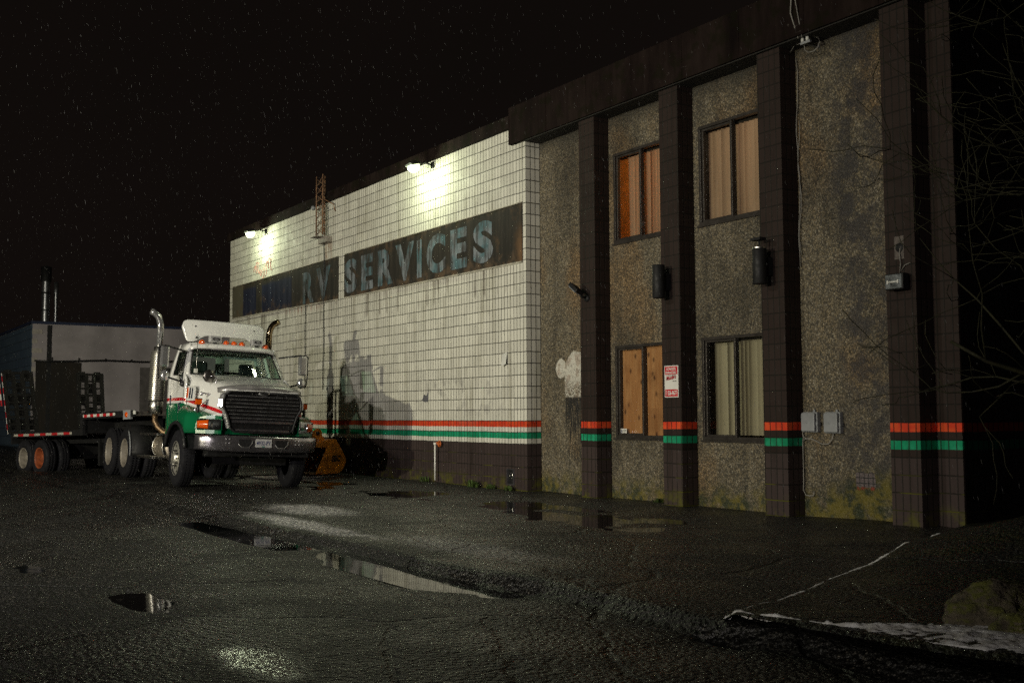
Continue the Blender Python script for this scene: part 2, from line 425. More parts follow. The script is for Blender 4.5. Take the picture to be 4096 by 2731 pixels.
def truck_paint():
    t = NT('truck_paint'); X, Y, Z = t.xyz()
    base = t.m('SUBTRACT', 1.615, t.m('MULTIPLY', t.m('MAXIMUM', t.m('ADD', X, .30), 0.0), .165))
    s = t.m('SUBTRACT', Z, base)
    white = (.74, .74, .72); red = (.52, .008, .014); green = (.004, .125, .048)
    c = t.mix(t.ss(s, -.076, -.070), green, white)
    c = t.mix(t.m('MULTIPLY', t.ss(s, -.033, -.028), t.ss(s, .033, .028)), c, red)
    d = t.noise(1.0, t.scale(t.coord(), (3, 3, .8)), detail=7, rough=.65)
    c = t.mix(t.m('MULTIPLY', t.ss(d, .5, .75), .4), c, t.mix(1.0, c, (.55, .54, .5), 'MULTIPLY'))
    drop = t.m('MULTIPLY', t.ss(t.vor(120), .25, .08), .5)
    t.set(base=c, rough=t.mapr(d, .3, .7, .16, .32), coat=.4, coatr=.08, normal=t.bump(drop, .07, .004))
    return t.mat
M_paint = truck_paint()
M_cabwhite = plain('white_truck_paint', (.74, .74, .72), .24, 0, var=.08, vs=3, coat=.4, coatr=.08)
M_decal = plain('dark_blue_trim', (.012, .02, .045), .35)

def strip(name, period, a, b, axis=0, rough=.35, off=0):
    t = NT(name); X = t.xyz()[axis]
    f = t.m('FRACT', t.m('DIVIDE', t.m('ADD', X, 50+off), period))
    c = t.mix(t.ss(f, .49, .51), a, b)
    c = t.mix(t.m('MULTIPLY', t.ss(t.noise(9, detail=6), .5, .7), .5), c, t.mix(1.0, c, (.4, .38, .35), 'MULTIPLY'))
    return t.set(base=c, rough=rough)
M_tape = strip('red_white_tape', .30, (.62, .60, .55), (.50, .018, .025))
M_tapez = strip('red_white_tape_upright', .30, (.78, .76, .72), (.60, .012, .02), axis=2)
M_tapel = strip('worn_red_white_tape', .62, (.40, .38, .33), (.42, .02, .025))

def wood(name, c1, c2, knots=True, scale=(14, 14, 1.1)):
    t = NT(name); P = t.coord()
    g = t.noise(1.0, t.scale(P, scale), detail=7, rough=.6, dist=.6)
    c = t.mix(t.ss(g, .3, .7), c1, c2)
    if knots:
        v = t.vor(5.2, t.scale(P, (1.3, 1.3, .8)))
        c = t.mix(t.m('MULTIPLY', t.ss(v, .26, .06), .85), c, (.075, .024, .008))
        c = t.mix(t.m('MULTIPLY', t.ss(t.noise(2.2, detail=6), .45, .65), .45), c, t.mix(1.0, c, (.5, .42, .36), 'MULTIPLY'))
    return t.set(base=c, rough=.7, normal=t.bump(g, .2, .004))
M_ply = wood('weathered_plywood', (.40, .165, .055), (.52, .26, .11))
M_deckwood = wood('grey_deck_wood', (.06, .052, .045), (.11, .095, .08), False, (1, 14, 14))

def blind(name, c, glow=0.0):
    t = NT(name); n = t.noise(1.0, t.scale(t.coord(), (6, 6, .5)), detail=4)
    cc = t.mix(t.ss(n, .3, .7), c, t.mix(1.0, c, (.78, .76, .74), 'MULTIPLY'))
    t.set(base=cc, rough=.8, emis=cc, emstr=glow); return t.mat
def translucent(name, c, w=.4):
    t = NT(name); n = t.noise(1.0, t.scale(t.coord(), (6, 6, .5)), detail=4)
    cc = t.mix(t.ss(n, .3, .7), c, t.mix(1.0, c, (.78, .76, .74), 'MULTIPLY'))
    d = t.n.new('ShaderNodeBsdfDiffuse'); tl = t.n.new('ShaderNodeBsdfTranslucent'); mx = t.n.new('ShaderNodeMixShader')
    t.l.new(cc, d.inputs[0]); t.l.new(cc, tl.inputs[0]); mx.inputs[0].default_value = w
    t.l.new(d.outputs[0], mx.inputs[1]); t.l.new(tl.outputs[0], mx.inputs[2]); t.l.new(mx.outputs[0], t.out.inputs[0])
    return t.mat
M_blindp = translucent('peach_blind', (.66, .46, .32), .40)
M_blindc = translucent('cream_blind', (.56, .50, .36), .25)
M_room = plain('office_wall', (.55, .34, .14), .8)
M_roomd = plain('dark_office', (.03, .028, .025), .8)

# sign boards
def sign_mat(name, left):
    t = NT(name); X, Y, Z = t.xyz(); P = t.coord()
    st = t.noise(1.0, t.scale(P, (4.5, 4.5, .4)), detail=8, rough=.7)
    n2 = t.noise(1.7, detail=8, rough=.7)
    c = t.ramp(st, [(.25, (.012, .011, .010)), (.5, (.028, .025, .021)), (.66, (.048, .041, .032)), (.85, (.12, .10, .075))])
    c = t.mix(t.m('MULTIPLY', t.ss(n2, .5, .7), .55), c, (.020, .018, .015))
    if left:
        def xb(a, b, e=.03): return t.m('MULTIPLY', t.ss(t.m('ADD', X, t.m('MULTIPLY', n2, .1)), a-e, a+e), t.ss(t.m('ADD', X, t.m('MULTIPLY', n2, .1)), b+e, b-e))
        navy = t.mix(t.ss(st, .4, .65), (.010, .012, .026), (.024, .028, .048))
        zt = t.ss(t.m('ADD', Z, t.m('MULTIPLY', n2, .25)), 5.12, 5.0)
        c = t.mix(t.m('MULTIPLY', xb(-14.4, -13.35), zt), c, navy)
        c = t.mix(t.m('MULTIPLY', xb(-12.9, -10.75), zt), c, navy)
        c = t.mix(t.m('MULTIPLY', xb(-15.5, -14.4), .7), c, (.10, .092, .062))
    # rust and lichen along the edges
    ed = t.m('MAXIMUM', t.ss(t.m('ADD', Z, t.m('MULTIPLY', st, .3)), 5.14, 5.26), t.ss(t.m('SUBTRACT', Z, t.m('MULTIPLY', st, .5)), 4.05, 3.88))
    c = t.mix(t.m('MULTIPLY', t.m('MULTIPLY', ed, t.ss(t.noise(3.0, detail=7, rough=.7), .42, .62)), .75), c, (.12, .08, .05))
    if not left:
        re_ = t.m('MULTIPLY', t.ss(t.m('ADD', X, t.m('MULTIPLY', n2, .6)), -.1, .25), t.ss(Z, 4.9, 4.3))
        c = t.mix(t.m('MULTIPLY', re_, .7), c, (.20, .11, .05))
    moss = t.m('MULTIPLY', t.ss(t.m('ADD', Z, t.m('MULTIPLY', n2, .4)), 5.2, 5.32), t.ss(t.noise(6, detail=6), .46, .56))
    c = t.mix(moss, c, (.012, .013, .006))
    rb = t.m('MULTIPLY', t.ss(t.noise(2.4, t.scale(P, (1, 1, .8), (7, 2, 5)), detail=7, rough=.7), .55, .68), .55)
    c = t.mix(rb, c, (.10, .062, .035))
    t.set(base=c, rough=.75, spec=.2, normal=t.bump(n2, .2, .006)); return t.mat
M_signl = sign_mat('stained_sign_left', True); M_signr = sign_mat('stained_sign_right', False)
def letter_mat(name, dim):
    t = NT(name); P = t.coord()
    st = t.noise(1.0, t.scale(P, (9, 9, 1.2)), detail=8, rough=.72); n = t.noise(2.3, detail=6)
    k = dim
    c = t.mix(t.ss(n, .38, .62), (.05*k, .095*k, .11*k), (.13*k, .145*k, .16*k))
    c = t.mix(t.ss(st, .42, .62), c, (.045, .042, .04))
    c = t.mix(t.m('MULTIPLY', t.ss(t.noise(1.2, detail=6, rough=.7), .50, .62), .75), c, (.03, .028, .026))
    return t.set(base=c, rough=.75, spec=.2)
M_letter = letter_mat('faded_blue_letter', 1.6); M_letterd = letter_mat('very_faded_letter', 1.25)
M_edge = plain('sign_edge', (.36, .34, .28), .6, var=.4)

# ---------------------------------------------------------------- ground shape
def sst(v, a, b):
    t = max(0, min(1, (v-a)/(b-a))); return t*t*(3-2*t)
def nz(x, y, s, o=0): return noise.noise(Vector((x*s+o, y*s-o, o*.37)))
KY = -5.98
def kerb_y(x): return KY + .05*nz(x, 0, .6, 3) - .06*sst(x, 5, 0)
def kerb_h(x): return .03 + .045*sst(x, 5.5, 9.5)
def ground_h(x, y):
    # lot: swale near the wall, gentle rise to the kerb, step to the gutter, street
    ky = kerb_y(x)
    lot = -.055*sst(y, -4.6, -2.2)*(1-sst(y, -1.3, -.15)) + .035*sst(y, -2.6, -4.7) if False else 0
    yw = y + .38*nz(x, y, .45, 21) + .16*nz(x, y, 1.6, 13)
    a = sst(yw, -4.4, -2.3)*(1-.8*sst(x, 5.6, 7.2)); b = 1-sst(yw, -1.25, -.25) if y > -2.4 else 1
    if y > -.12: b = 0
    lot = .035*(1-a) - .048*a*b
    lot += (kerb_h(x)-.035)*(1-sst(y, ky+.15, ky+1.0))
    gd = .040*sst(x, 8.7, 9.6)*(1-.55*sst(x, 10.75, 10.95)) + .022*sst(x, 11.2, 11.4)
    street = -.055 + gd + (.05-gd)*sst(-y, -ky+.12, -ky+1.6) + .02*sst(-y, 7.5, 11)
    k = sst(y, ky-.10, ky+.05)
    h = street*(1-k) + lot*k
    # worn, lumpy surface
    sw = sst(y, -3.6, -2.6)*(1-sst(y, -.9, -.2))
    fl = 1-.85*math.exp(-(((x-10.1)/1.2)**2+((y+8.65)/.6)**2))
    h += fl*(.016*nz(x, y, .55, 1) + .009*nz(x, y, 1.7, 5)) + sw*(.012*nz(x, y*2.2, .8, 7) + .010*nz(x, y*2, 2.6, 2))
    edge = math.exp(-((y-ky)/.22)**2)
    if x > -25: h += edge*(.014*nz(x, y, 1.5, 9) + .006*nz(x, y, 8, 2))
    # potholes in the street
    for px, py, rx, ry, d in ((7.65, -8.6, .52, .16, .036), (5.45, -9.0, .34, .12, .022), (11.05, -6.10, .22, .05, .02)):
        e = ((x-px)/rx)**2 + ((y-py)/ry)**2
        h -= d*math.exp(-e*1.1)*(1+.5*nz(x, y, 3, 4)) + (.012*math.exp(-e*.5)*(nz(x, y, 5, 4)+.6*nz(x, y, 13, 9)) if e < 6 else 0)
    return h
def bank_h(x, y):
    p = 10.66 + (-5.4-y)*.427       # edge of the raised verge in plan, running to the building corner
    t = x-p
    return .055*sst(t, -.02, .12) + .34*sst(x, 8.6, 10.4)*sst(y, -3.2, -1.0) + .05*sst(t, .2, 2.0)

def asphalt(name, tone=1.0, slush=False, green=0.0):
    t = NT(name); X, Y, Z = t.xyz(); P = t.coord()
    n1 = t.noise(.7, detail=6, rough=.6); n2 = t.noise(3.2, detail=6, rough=.65)
    vs = t.vor(62); vc = t.vor(62, out='Color'); cv = t.xyz(vc)[0]
    stone = t.ramp(cv, [(0, (.012, .012, .011)), (.4, (.036, .035, .031)), (.72, (.085, .08, .07)), (1, (.27, .25, .215))])
    c = t.mix(t.ss(vs, .25, .5), stone, (.010, .010, .009))
    f = t.m('MULTIPLY', t.mapr(n1, .3, .7, .5, 1.5), tone); c = t.mix(1.0, c, t.comb(f, f, f), 'MULTIPLY')
    # hairline cracks
    cr = t.ss(t.vor(.55, t.scale(P, (1, 1.6, 1)), 'DISTANCE_TO_EDGE'), .012, .004)
    wv = t.n.new('ShaderNodeVectorMath'); wv.operation = 'ADD'
    t.l.new(P, wv.inputs[0]); t.l.new(t.mix(.35, (0,0,0), t.noise(2.0, col=True, detail=5)), wv.inputs[1])
    cr = t.ss(t.vor(.42, t.scale(wv.outputs[0], (1, 1.5, 1)), 'DISTANCE_TO_EDGE'), .022, .006)
    c = t.mix(t.m('MULTIPLY', cr, .92), c, (.003, .003, .003))
    patch = t.ss(t.m('ADD', t.noise(.33, t.scale(P, (1, 1.4, 1), (4, 9, 0)), detail=5, rough=.6), 0), .50, .56)
    c = t.mix(t.m('MULTIPLY', patch, .5), c, t.mix(1.0, c, (.5, .5, .5), 'MULTIPLY'))
    wet = t.ss(t.m('ADD', t.m('MULTIPLY', n1, .7), t.m('MULTIPLY', n2, .3)), .42, .60)
    rough = t.mapr(wet, 0, 1, .52, .33)
    kd = t.m('MULTIPLY', t.ss(t.m('ABSOLUTE', t.m('ADD', Y, 6.03)), .34, .12), .6)
    c = t.mix(kd, c, t.mix(1.0, c, (.25, .25, .25), 'MULTIPLY'))
    if green: c = t.mix(t.m('MULTIPLY', t.ss(n2, .42, .6), green), c, (.022, .026, .008))
    if slush:
        def sp(cx, cy, rx, ry):
            a = t.m('POWER', t.m('DIVIDE', t.m('SUBTRACT', X, cx), rx), 2.0); b = t.m('POWER', t.m('DIVIDE', t.m('SUBTRACT', Y, cy), ry), 2.0)
            return t.m('ADD', t.m('SQRT', t.m('ADD', a, b)), t.m('MULTIPLY', t.m('SUBTRACT', n2, .5), 1.1))
        m1 = t.ss(sp(1.6, -4.75, 1.35, .55), 1.1, .45)
        m2 = t.ss(sp(3.4, -5.60, 2.2, .28), 1.1, .4)
        m3 = t.m('MULTIPLY', t.ss(sp(6.6, -5.2, 1.6, .45), 1.1, .4), .35)
        sm = t.m('MAXIMUM', t.m('MAXIMUM', m1, m2), m3)
        g = t.m('MULTIPLY', sm, t.mapr(t.noise(40, detail=4), .3, .7, .25, .95))
        c = t.mix(t.m('MULTIPLY', g, .95), c, (.62, .62, .62))
    big = t.vor(25, rnd=1); bc = t.xyz(t.vor(25, out='Color'))[1]
    c = t.mix(t.m('MULTIPLY', t.ss(bc, .70, .85), .55), c, t.mix(1.0, c, (2.2, 2.15, 1.95), 'MULTIPLY'))
    c = t.mix(t.m('MULTIPLY', t.ss(bc, .32, .15), .55), c, (.008, .008, .007))
    h = t.m('ADD', t.m('MULTIPLY', t.m('SUBTRACT', .6, vs), .30), t.m('MULTIPLY', t.noise(11, detail=6, rough=.7), .55))
    h = t.m('SUBTRACT', h, t.m('MULTIPLY', big, .95))
    h = t.m('ADD', h, t.m('MULTIPLY', bc, .45))
    h = t.m('SUBTRACT', h, t.m('MULTIPLY', cr, 1.2))
    if not green and not slush:      # smooth wet film where the wheel track holds water
        a = t.m('POWER', t.m('DIVIDE', t.m('SUBTRACT', X, 10.0), .55), 2.0); q = t.m('POWER', t.m('DIVIDE', t.m('SUBTRACT', Y, -8.60), .22), 2.0)
        film = t.ss(t.m('ADD', t.m('SQRT', t.m('ADD', a, q)), t.m('MULTIPLY', t.m('SUBTRACT', n2, .5), 1.4)), 1.15, .6)
        rough = t.m('ADD', t.m('MULTIPLY', rough, t.m('SUBTRACT', 1, film)), t.m('MULTIPLY', film, .14))
        h = t.m('MULTIPLY', h, t.m('SUBTRACT', 1, t.m('MULTIPLY', film, .84)))
    t.set(base=c, rough=rough, spec=.5, normal=t.bump(h, 1.0, .020))
    return t.mat
M_street = asphalt('wet_street_asphalt', .80)
M_lot = asphalt('wet_lot_asphalt', .64, slush=True)
M_verge = asphalt('mossy_tarmac', .5, green=.55)

def gmesh(xs, ys, fn):
    mb = MB(); mb.smooth = True
    mb.grid([[Vector((x, y, fn(x, y))) for x in xs] for y in ys]); return mb
def fr(a, b, step):
    n = max(1, round((b-a)/step)); return [a+(b-a)*i/n for i in range(n+1)]
xs = fr(-80, -22, 4)[:-1] + fr(-22, -8, .35)[:-1] + fr(-8, 3, .12)[:-1] + fr(3, 14.5, .05)[:-1] + fr(14.5, 22, .4)[:-1] + fr(22, 80, 4)
# street: from far side to the kerb crest; lot: from the crest to behind the building
ysS = fr(-80, -16, 4)[:-1] + fr(-16, -11, .25)[:-1] + fr(-11, -6.7, .06)[:-1] + fr(-6.7, 0, .03)
def split_street():
    mbs = MB(); mbs.smooth = True; rows = []
    for y in fr(-80, -16, 4)[:-1] + fr(-16, -11, .25)[:-1] + fr(-11, -6.75, .07)[:-1]:
        rows.append([Vector((x, y, ground_h(x, y))) for x in xs])
    for i in range(26):
        f = i/25
        rows.append([Vector((x, -6.75 + f*(kerb_y(x)-.02+6.75), ground_h(x, -6.75 + f*(kerb_y(x)-.02+6.75)))) for x in xs])
    mbs.grid(rows); return mbs
street = tag(split_street().build('street', M_street), 'wet cracked asphalt street in the foreground', kind='structure')
def lot():
    mb = MB(); mb.smooth = True; rows = []
    for i in range(40):
        f = (i/39)**1.25
        rows.append([Vector((x, (kerb_y(x)-.02)*(1-f) - 4.4*f, ground_h(x, (kerb_y(x)-.02)*(1-f) - 4.4*f))) for x in xs])
    for y in fr(-4.4, 0.5, .07)[1:] + fr(.5, 12, 1.2)[1:] + fr(12, 80, 6)[1:]:
        rows.append([Vector((x, y, ground_h(x, y) if y < .5 else ground_h(x, .5))) for x in xs])
    mb.grid(rows); return mb
tag(lot().build('parking_lot', M_lot), 'wet worn asphalt lot between street and building', kind='structure')
def verge():
    mb = MB(); mb.smooth = True; rows = []
    for y in fr(-5.97, -3.2, .035)[:-1] + fr(-3.2, 1.5, .1)[:-1] + fr(1.5, 12, .7)[:-1] + fr(12, 60, 6):
        p = 10.66 + (-5.4-y)*.427 if y < .2 else 8.27
        p = max(p, 8.27)
        row = []
        gx = [p+.0, p+.02, p+.05, p+.09] + [p+.13+(14-p)*i/70 for i in range(71)] + [15, 17, 20, 26, 40]
        for i, x in enumerate(gx):
            yy = y if y > -5.9 else max(y, kerb_y(x)+.0)
            z = ground_h(x, min(yy, .5)) + bank_h(x, yy) + .004 + .012*nz(x, yy, 2.4, 8)
            if i == 0: z = ground_h(x, min(yy, .5)) - .06
            row.append(Vector((x, yy, z)))
        rows.append(row)
    mb.grid(rows); return mb
tag(verge().build('verge', M_verge), 'raised mossy tarmac verge rising to the right', kind='structure')

# water
t = NT('puddle_water')
t.set(base=(.006, .007, .007), rough=.035, ior=1.33, spec=.5, normal=t.bump(t.m('ADD', t.noise(2.5, detail=3), t.m('MULTIPLY', t.m('MULTIPLY', t.m('SINE', t.m('MULTIPLY', t.vor(3.2), 70)), t.ss(t.vor(3.2), .30, .05)), .12)), .06, .02)); M_water = t.mat
def sheet(name, label, x0, x1, y0, y1, z, n=1):
    mb = MB(); mb.grid([[Vector((x, y, z)) for x in fr(x0, x1, 1)] for y in fr(y0, y1, .5)])
    return tag(mb.build(name, M_water), label, kind='structure')
sheet('water', 'long shallow puddle at the foot of the building wall', -9, 8.2, -4.0, -.12, -.049)
sheet('water', 'narrow puddle lying in the gutter along the kerb', 1.6, 12.0, -6.62, KY-.01, -.0435)
sheet('water', 'dark pothole puddle in the street', 6.9, 8.4, -9.0, -8.2, -.015)
sheet('water', 'small puddle at the left edge of the street', 4.9, 6.0, -9.25, -8.75, -.003)

# ---------------------------------------------------------------- building
BLD = empty('commercial_building', (0,0,0), 'two storey commercial building with white block wall, stone panels and brown pillars', 'building')
mb = MB(); mb.box(-15.62, 0, 0, 14, -.3, 6.50)
mb.build('block_wall', M_white, BLD)
PX = [1.5686, 3.5739, 5.578, 7.5719]
AY = .305
def panel(x0, x1, hole=None):
    mb = MB(); z0, z1 = -.3, 6.2
    if not hole: mb.add([(x0,AY,z0),(x1,AY,z0),(x1,AY,z1),(x0,AY,z1)], [(0,1,2,3)])
    else:
        xs_ = [x0] + [v for h in hole[:1] for v in h[:2]] + [x1]
        zs = [z0]
        for h in hole: zs += [h[2], h[3]]
        zs.append(z1); vs = [(x, AY, z) for z in zs for x in xs_]; fs = []
        for j in range(len(zs)-1):
            for i in range(len(xs_)-1):
                if i == 1 and j in (1, 3): continue
                fs.append((j*4+i, j*4+i+1, (j+1)*4+i+1, (j+1)*4+i))
        mb.add(vs, fs)
        for (a, b, c, d) in hole:      # reveals
            y2 = AY+.09
            mb.add([(a,AY,c),(b,AY,c),(b,y2,c),(a,y2,c)], [(0,1,2,3)]); mb.add([(a,AY,d),(b,AY,d),(b,y2,d),(a,y2,d)], [(3,2,1,0)])
            mb.add([(a,AY,c),(a,AY,d),(a,y2,d),(a,y2,c)], [(0,1,2,3)]); mb.add([(b,AY,c),(b,AY,d),(b,y2,d),(b,y2,c)], [(3,2,1,0)])
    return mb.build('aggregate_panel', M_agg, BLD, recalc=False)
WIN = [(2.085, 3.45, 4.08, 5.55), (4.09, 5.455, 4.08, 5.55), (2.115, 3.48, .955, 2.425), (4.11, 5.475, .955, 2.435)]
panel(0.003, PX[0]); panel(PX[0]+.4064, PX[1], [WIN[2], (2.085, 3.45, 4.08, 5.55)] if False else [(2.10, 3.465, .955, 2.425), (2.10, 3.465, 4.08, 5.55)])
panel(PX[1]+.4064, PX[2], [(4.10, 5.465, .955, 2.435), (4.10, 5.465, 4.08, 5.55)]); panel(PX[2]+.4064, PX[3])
for x in PX:
    mb = MB(); mb.box(x, x+.4064, 0, AY+.05, -.3, 6.165); mb.build('pilaster', M_brown, BLD)
mb = MB(); mb.box(PX[3]+.4064, 8.306, AY, AY+.03, -.3, 6.165); mb.build('corner_pier', M_brown, BLD)
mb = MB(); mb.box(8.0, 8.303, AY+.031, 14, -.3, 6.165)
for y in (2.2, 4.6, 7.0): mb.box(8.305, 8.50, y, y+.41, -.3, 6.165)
mb.build('side_wall', M_brown_shaded, BLD)
mb = MB(); mb.box(0.003, 8.0, 13.7, 14, 0, 6.165); mb.build('rear_wall', M_brown_shaded, BLD)
mb = MB(); mb.box(-15.75, -.43, -.07, .35, 6.503, 6.73); mb.build('coping', M_fascia, BLD)
mb = MB(); mb.box(-.42, 8.60, -.085, .30, 6.185, 6.86)
for k in range(8): mb.box(-.42+k*1.15, -.412+k*1.15, -.090, -.084, 6.19, 6.85)
mb.build('fascia', M_fascia, BLD)
mb = MB(); mb.box(.01, 8.5, -.05, AY+.02, 6.168, 6.184); mb.build('soffit', M_soffit, BLD)
mb = MB(); mb.box(-15.6, 8.4, .31, 13.9, 6.51, 6.62); mb.build('flat_roof', M_roof, BLD)

# windows
def window(w, kind):
    x0, x1, z0, z1 = w; f = .045; y0, y1 = AY-.012, AY+.075; xm = x0 + .655
    mb = MB()
    mb.box(x0, x1, y0, y1, z0, z0+f); mb.box(x0, x1, y0, y1, z1-f, z1)
    mb.box(x0, x0+f, y0, y1, z0+f, z1-f); mb.box(x1-f, x1, y0, y1, z0+f, z1-f)
    mb.box(xm-.018, xm+.018, y0+.012, y1, z0+f, z1-f)
    mb.box(x0+f, xm-.018, y0+.03, y1, z0+f, z0+f+.03); mb.box(x0+f, xm-.018, y0+.03, y1, z1-f-.03, z1-f)
    mb.box(x0+f, x0+f+.03, y0+.03, y1, z0+f+.03, z1-f-.03)
    mb.box(x0-.03, x1+.03, y0-.02, AY-.001, z0-.03, z0-.002)
    W = mb.build('window', M_frame, BLD, bevel=.003)
    mb = MB(); mb.add([(x0+f,AY+.048,z0+f),(xm-.018,AY+.048,z0+f),(xm-.018,AY+.048,z1-f),(x0+f,AY+.048,z1-f)], [(0,1,2,3)]); mb.build('pane', M_glass, W)
    mb = MB(); mb.add([(xm+.018,AY+.039,z0+f),(x1-f,AY+.039,z0+f),(x1-f,AY+.039,z1-f),(xm+.018,AY+.039,z1-f)], [(0,1,2,3)]); mb.build('pane', M_glass, W)
    yb = AY+.16
    if kind == 'ply':
        mb = MB(); mb.box(x0+.01, x0+1.02, yb-.07, yb-.055, z0, z1); mb.box(x0+1.025, x1, yb-.07, yb-.055, z0, z0+.55); mb.box(x0+1.025, x1, yb-.07, yb-.055, z0+.555, z1)
        mb.build('plywood_board', M_ply, W)
    else:
        mb = MB(); mb.box(x0, x1, yb-.02, yb+.03, z1-.075, z1-.02); mb.build('headrail', M_frame, W)
        mb = MB(); rnd = random.Random({'warm': 3, 'peach': 5, 'cream': 9}[kind])
        x = {'warm': x0+.26, 'peach': x0+.10, 'cream': x0+.17}[kind]
        i = 0
        while x < x1-.02:
            wd = .098; a = {'warm': .80, 'peach': .22, 'cream': .6}[kind] + rnd.choice((-.38,-.1,.1,.38,.0)) + rnd.uniform(-.1,.1)
            gap = {'peach': {5: .10}, 'cream': {3: .02, 5: .03}, 'warm': {}}[kind].get(i, 0)
            x += gap
            c, s = math.cos(a), math.sin(a)
            rows = []
            for zz in (z0+.07, z1-.075):
                row = []
                for q in range(5):
                    e = q/4-.5; bow = .018*(1-4*e*e)
                    lean = .03*(1-(zz-z0)/(z1-z0)) if (kind == 'warm' and i == 0) else 0
                    row.append(Vector((x+e*wd*c - bow*s + lean, yb + e*wd*s + bow*c, zz)))
                rows.append(row)
            mb.smooth = True; mb.grid(rows)
            x += {'warm': .077, 'peach': .091, 'cream': .078}[kind]; i += 1
        mb.build('blinds', M_blindc if kind == 'cream' else M_blindp, W, recalc=False)
    return W
ws = [window((2.10, 3.465, 4.08, 5.55), 'warm'), window((4.10, 5.465, 4.08, 5.55), 'peach'),
      window((2.10, 3.465, .955, 2.425), 'ply'), window((4.10, 5.465, .955, 2.435), 'cream')]
for w, l in zip(ws, ('window lit orange from inside behind half drawn vertical blinds', 'window with closed peach vertical blinds', 'window boarded from inside with plywood', 'window with cream vertical blinds')): w['label'] = l
# rooms behind
def room(x0, x1, z0, z1, mat, lit):
    mb = MB(); y0, y1 = AY+.10, 3.2
    mb.add([(x0,y0,z0),(x1,y0,z0),(x1,y1,z0),(x0,y1,z0),(x0,y0,z1),(x1,y0,z1),(x1,y1,z1),(x0,y1,z1)], [(0,1,2,3),(4,7,6,5),(2,6,7,3),(1,5,6,2),(0,3,7,4)])
    o = mb.build('room_interior', mat, BLD, recalc=False)
    if lit:
        mb = MB(); mb.box(x0+.05, x0+.55, y1-.35, y1-.05, z0+.6, z0+1.9); mb.box(x0+.62, x0+.9, y1-.3, y1-.05, z0+.7, z0+1.2)
        mb.build('cupboard', M_ply, o)
    return o
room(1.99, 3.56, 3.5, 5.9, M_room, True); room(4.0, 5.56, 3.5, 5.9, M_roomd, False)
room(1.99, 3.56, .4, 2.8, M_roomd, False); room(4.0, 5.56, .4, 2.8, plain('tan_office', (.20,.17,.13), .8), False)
lamp_point('office_light', (2.6, 1.9, 5.5), 20, (1, .50, .14), .15)
lamp_point('office_light', (4.8, 1.6, 5.4), 14, (1, .70, .46), .15)

# ---------------------------------------------------------------- sign boards
SL = empty('sign_board', (-11.6, 0, 4.1), 'long stained sign board with faded letters RV on the white wall', 'sign')
SR = empty('sign_board', (-3.8, 0, 4.1), 'stained sign board reading SERVICES under the right flood lamp', 'sign')
def signboard(root, x0, x1, z0, z1, z0b, mat, letters, lm):
    o = Vector(root.location)
    n = 24; mb = MB(); rnd = random.Random(4)
    top = [(x0+(x1-x0)*i/n, z1+rnd.uniform(-.006,.006)) for i in range(n+1)]; bot = [(x0+(x1-x0)*i/n, z0+(z0b-z0)*i/n+rnd.uniform(-.01,.01)) for i in range(n+1)]
    poly = bot + top[::-1]
    mb.prism(poly, lambda a, b: Vector((a,-.020,b)), lambda a, b: Vector((a,-.002,b)))
    p = mb.build('board', mat, root); p.location = -o
    mb = MB(); mb.bar((x0,-.014,z1+.012), (x1,-.014,z1+.012), .028, .018); mb.bar((x0,-.014,z0-.018), (x1,-.014,z0b-.018), .028, .03)
    p = mb.build('edge_trim', M_edge, root); p.location = -o
    for ch, a, b, t0, b0 in letters:
        mb = MB(); put_text(mb, ch, (a, -.0235, b0), (1,0,0), (0,0,1), b-a, t0-b0, .052 if ch != 'I' else .02)
        p = mb.build('letter', lm, root); p.location = -o
signboard(SL, -15.35, -7.93, 4.19, 5.09, 4.09, M_signl, [('R', -10.05, -9.34, 4.93, 4.14), ('V', -9.20, -8.36, 4.95, 4.15)], M_letterd)
signboard(SR, -7.57, -.11, 4.09, 5.09, 4.05, M_signr, [('S',-7.55,-6.88,4.95,4.16),('E',-6.65,-6.05,4.95,4.15),('R',-5.80,-5.07,4.95,4.16),('V',-4.96,-4.12,4.96,4.16),('I',-3.998,-3.80,4.94,4.155),('C',-3.59,-2.82,4.965,4.165),('E',-2.62,-2.0,4.95,4.16),('S',-1.76,-1.055,4.96,4.163)], M_letter)

# ---------------------------------------------------------------- fittings on the white wall
tl = NT('lit_lamp_glass'); tl.set(base=(.9,.9,.9), emis=(.86, 1.0, .52), emstr=5); M_lit = tl.mat; M_lit.cycles.emission_sampling = 'NONE'
def flood(x, z, label):
    r = empty('flood_lamp', (x, 0, z), label, 'flood lamp', group='lit flood lamps on the white wall')
    mb = MB(); mb.box(-.06,.06,-.03,-.002,-.06,.06); mb.tube([(0,-.03,0),(0,-.2,.03),(0,-.36,-.02)], .016); mb.build('bracket', M_dark, r)
    a = Matrix.Translation((0,-.46,-.06)) @ Matrix.Rotation(math.radians(12), 4, 'X')
    mb = MB(); mb.box(-.145,.145,-.115,.115,0,.05, a); mb.box(-.09,.09,-.06,.06,.05,.085, a); mb.build('housing', M_dark, r, bevel=.01)
    mb = MB(); mb.sphere((0,0,0), 1, 16, 10, (.15,.125,.15))
    mb.v = [tuple(a @ Vector((x, y, min(z, -.004)))) for x, y, z in mb.v]; mb.build('lit_glass', M_lit, r)
    lamp_point('flood_lamp_light', (x, -.60, z-.24), 88, (.90, 1.0, .66), .09)
flood(-3.35, 6.40, 'lit flood lamp above the word SERVICES on the white wall')
flood(-12.70, 6.38, 'lit flood lamp near the far left end of the white wall')

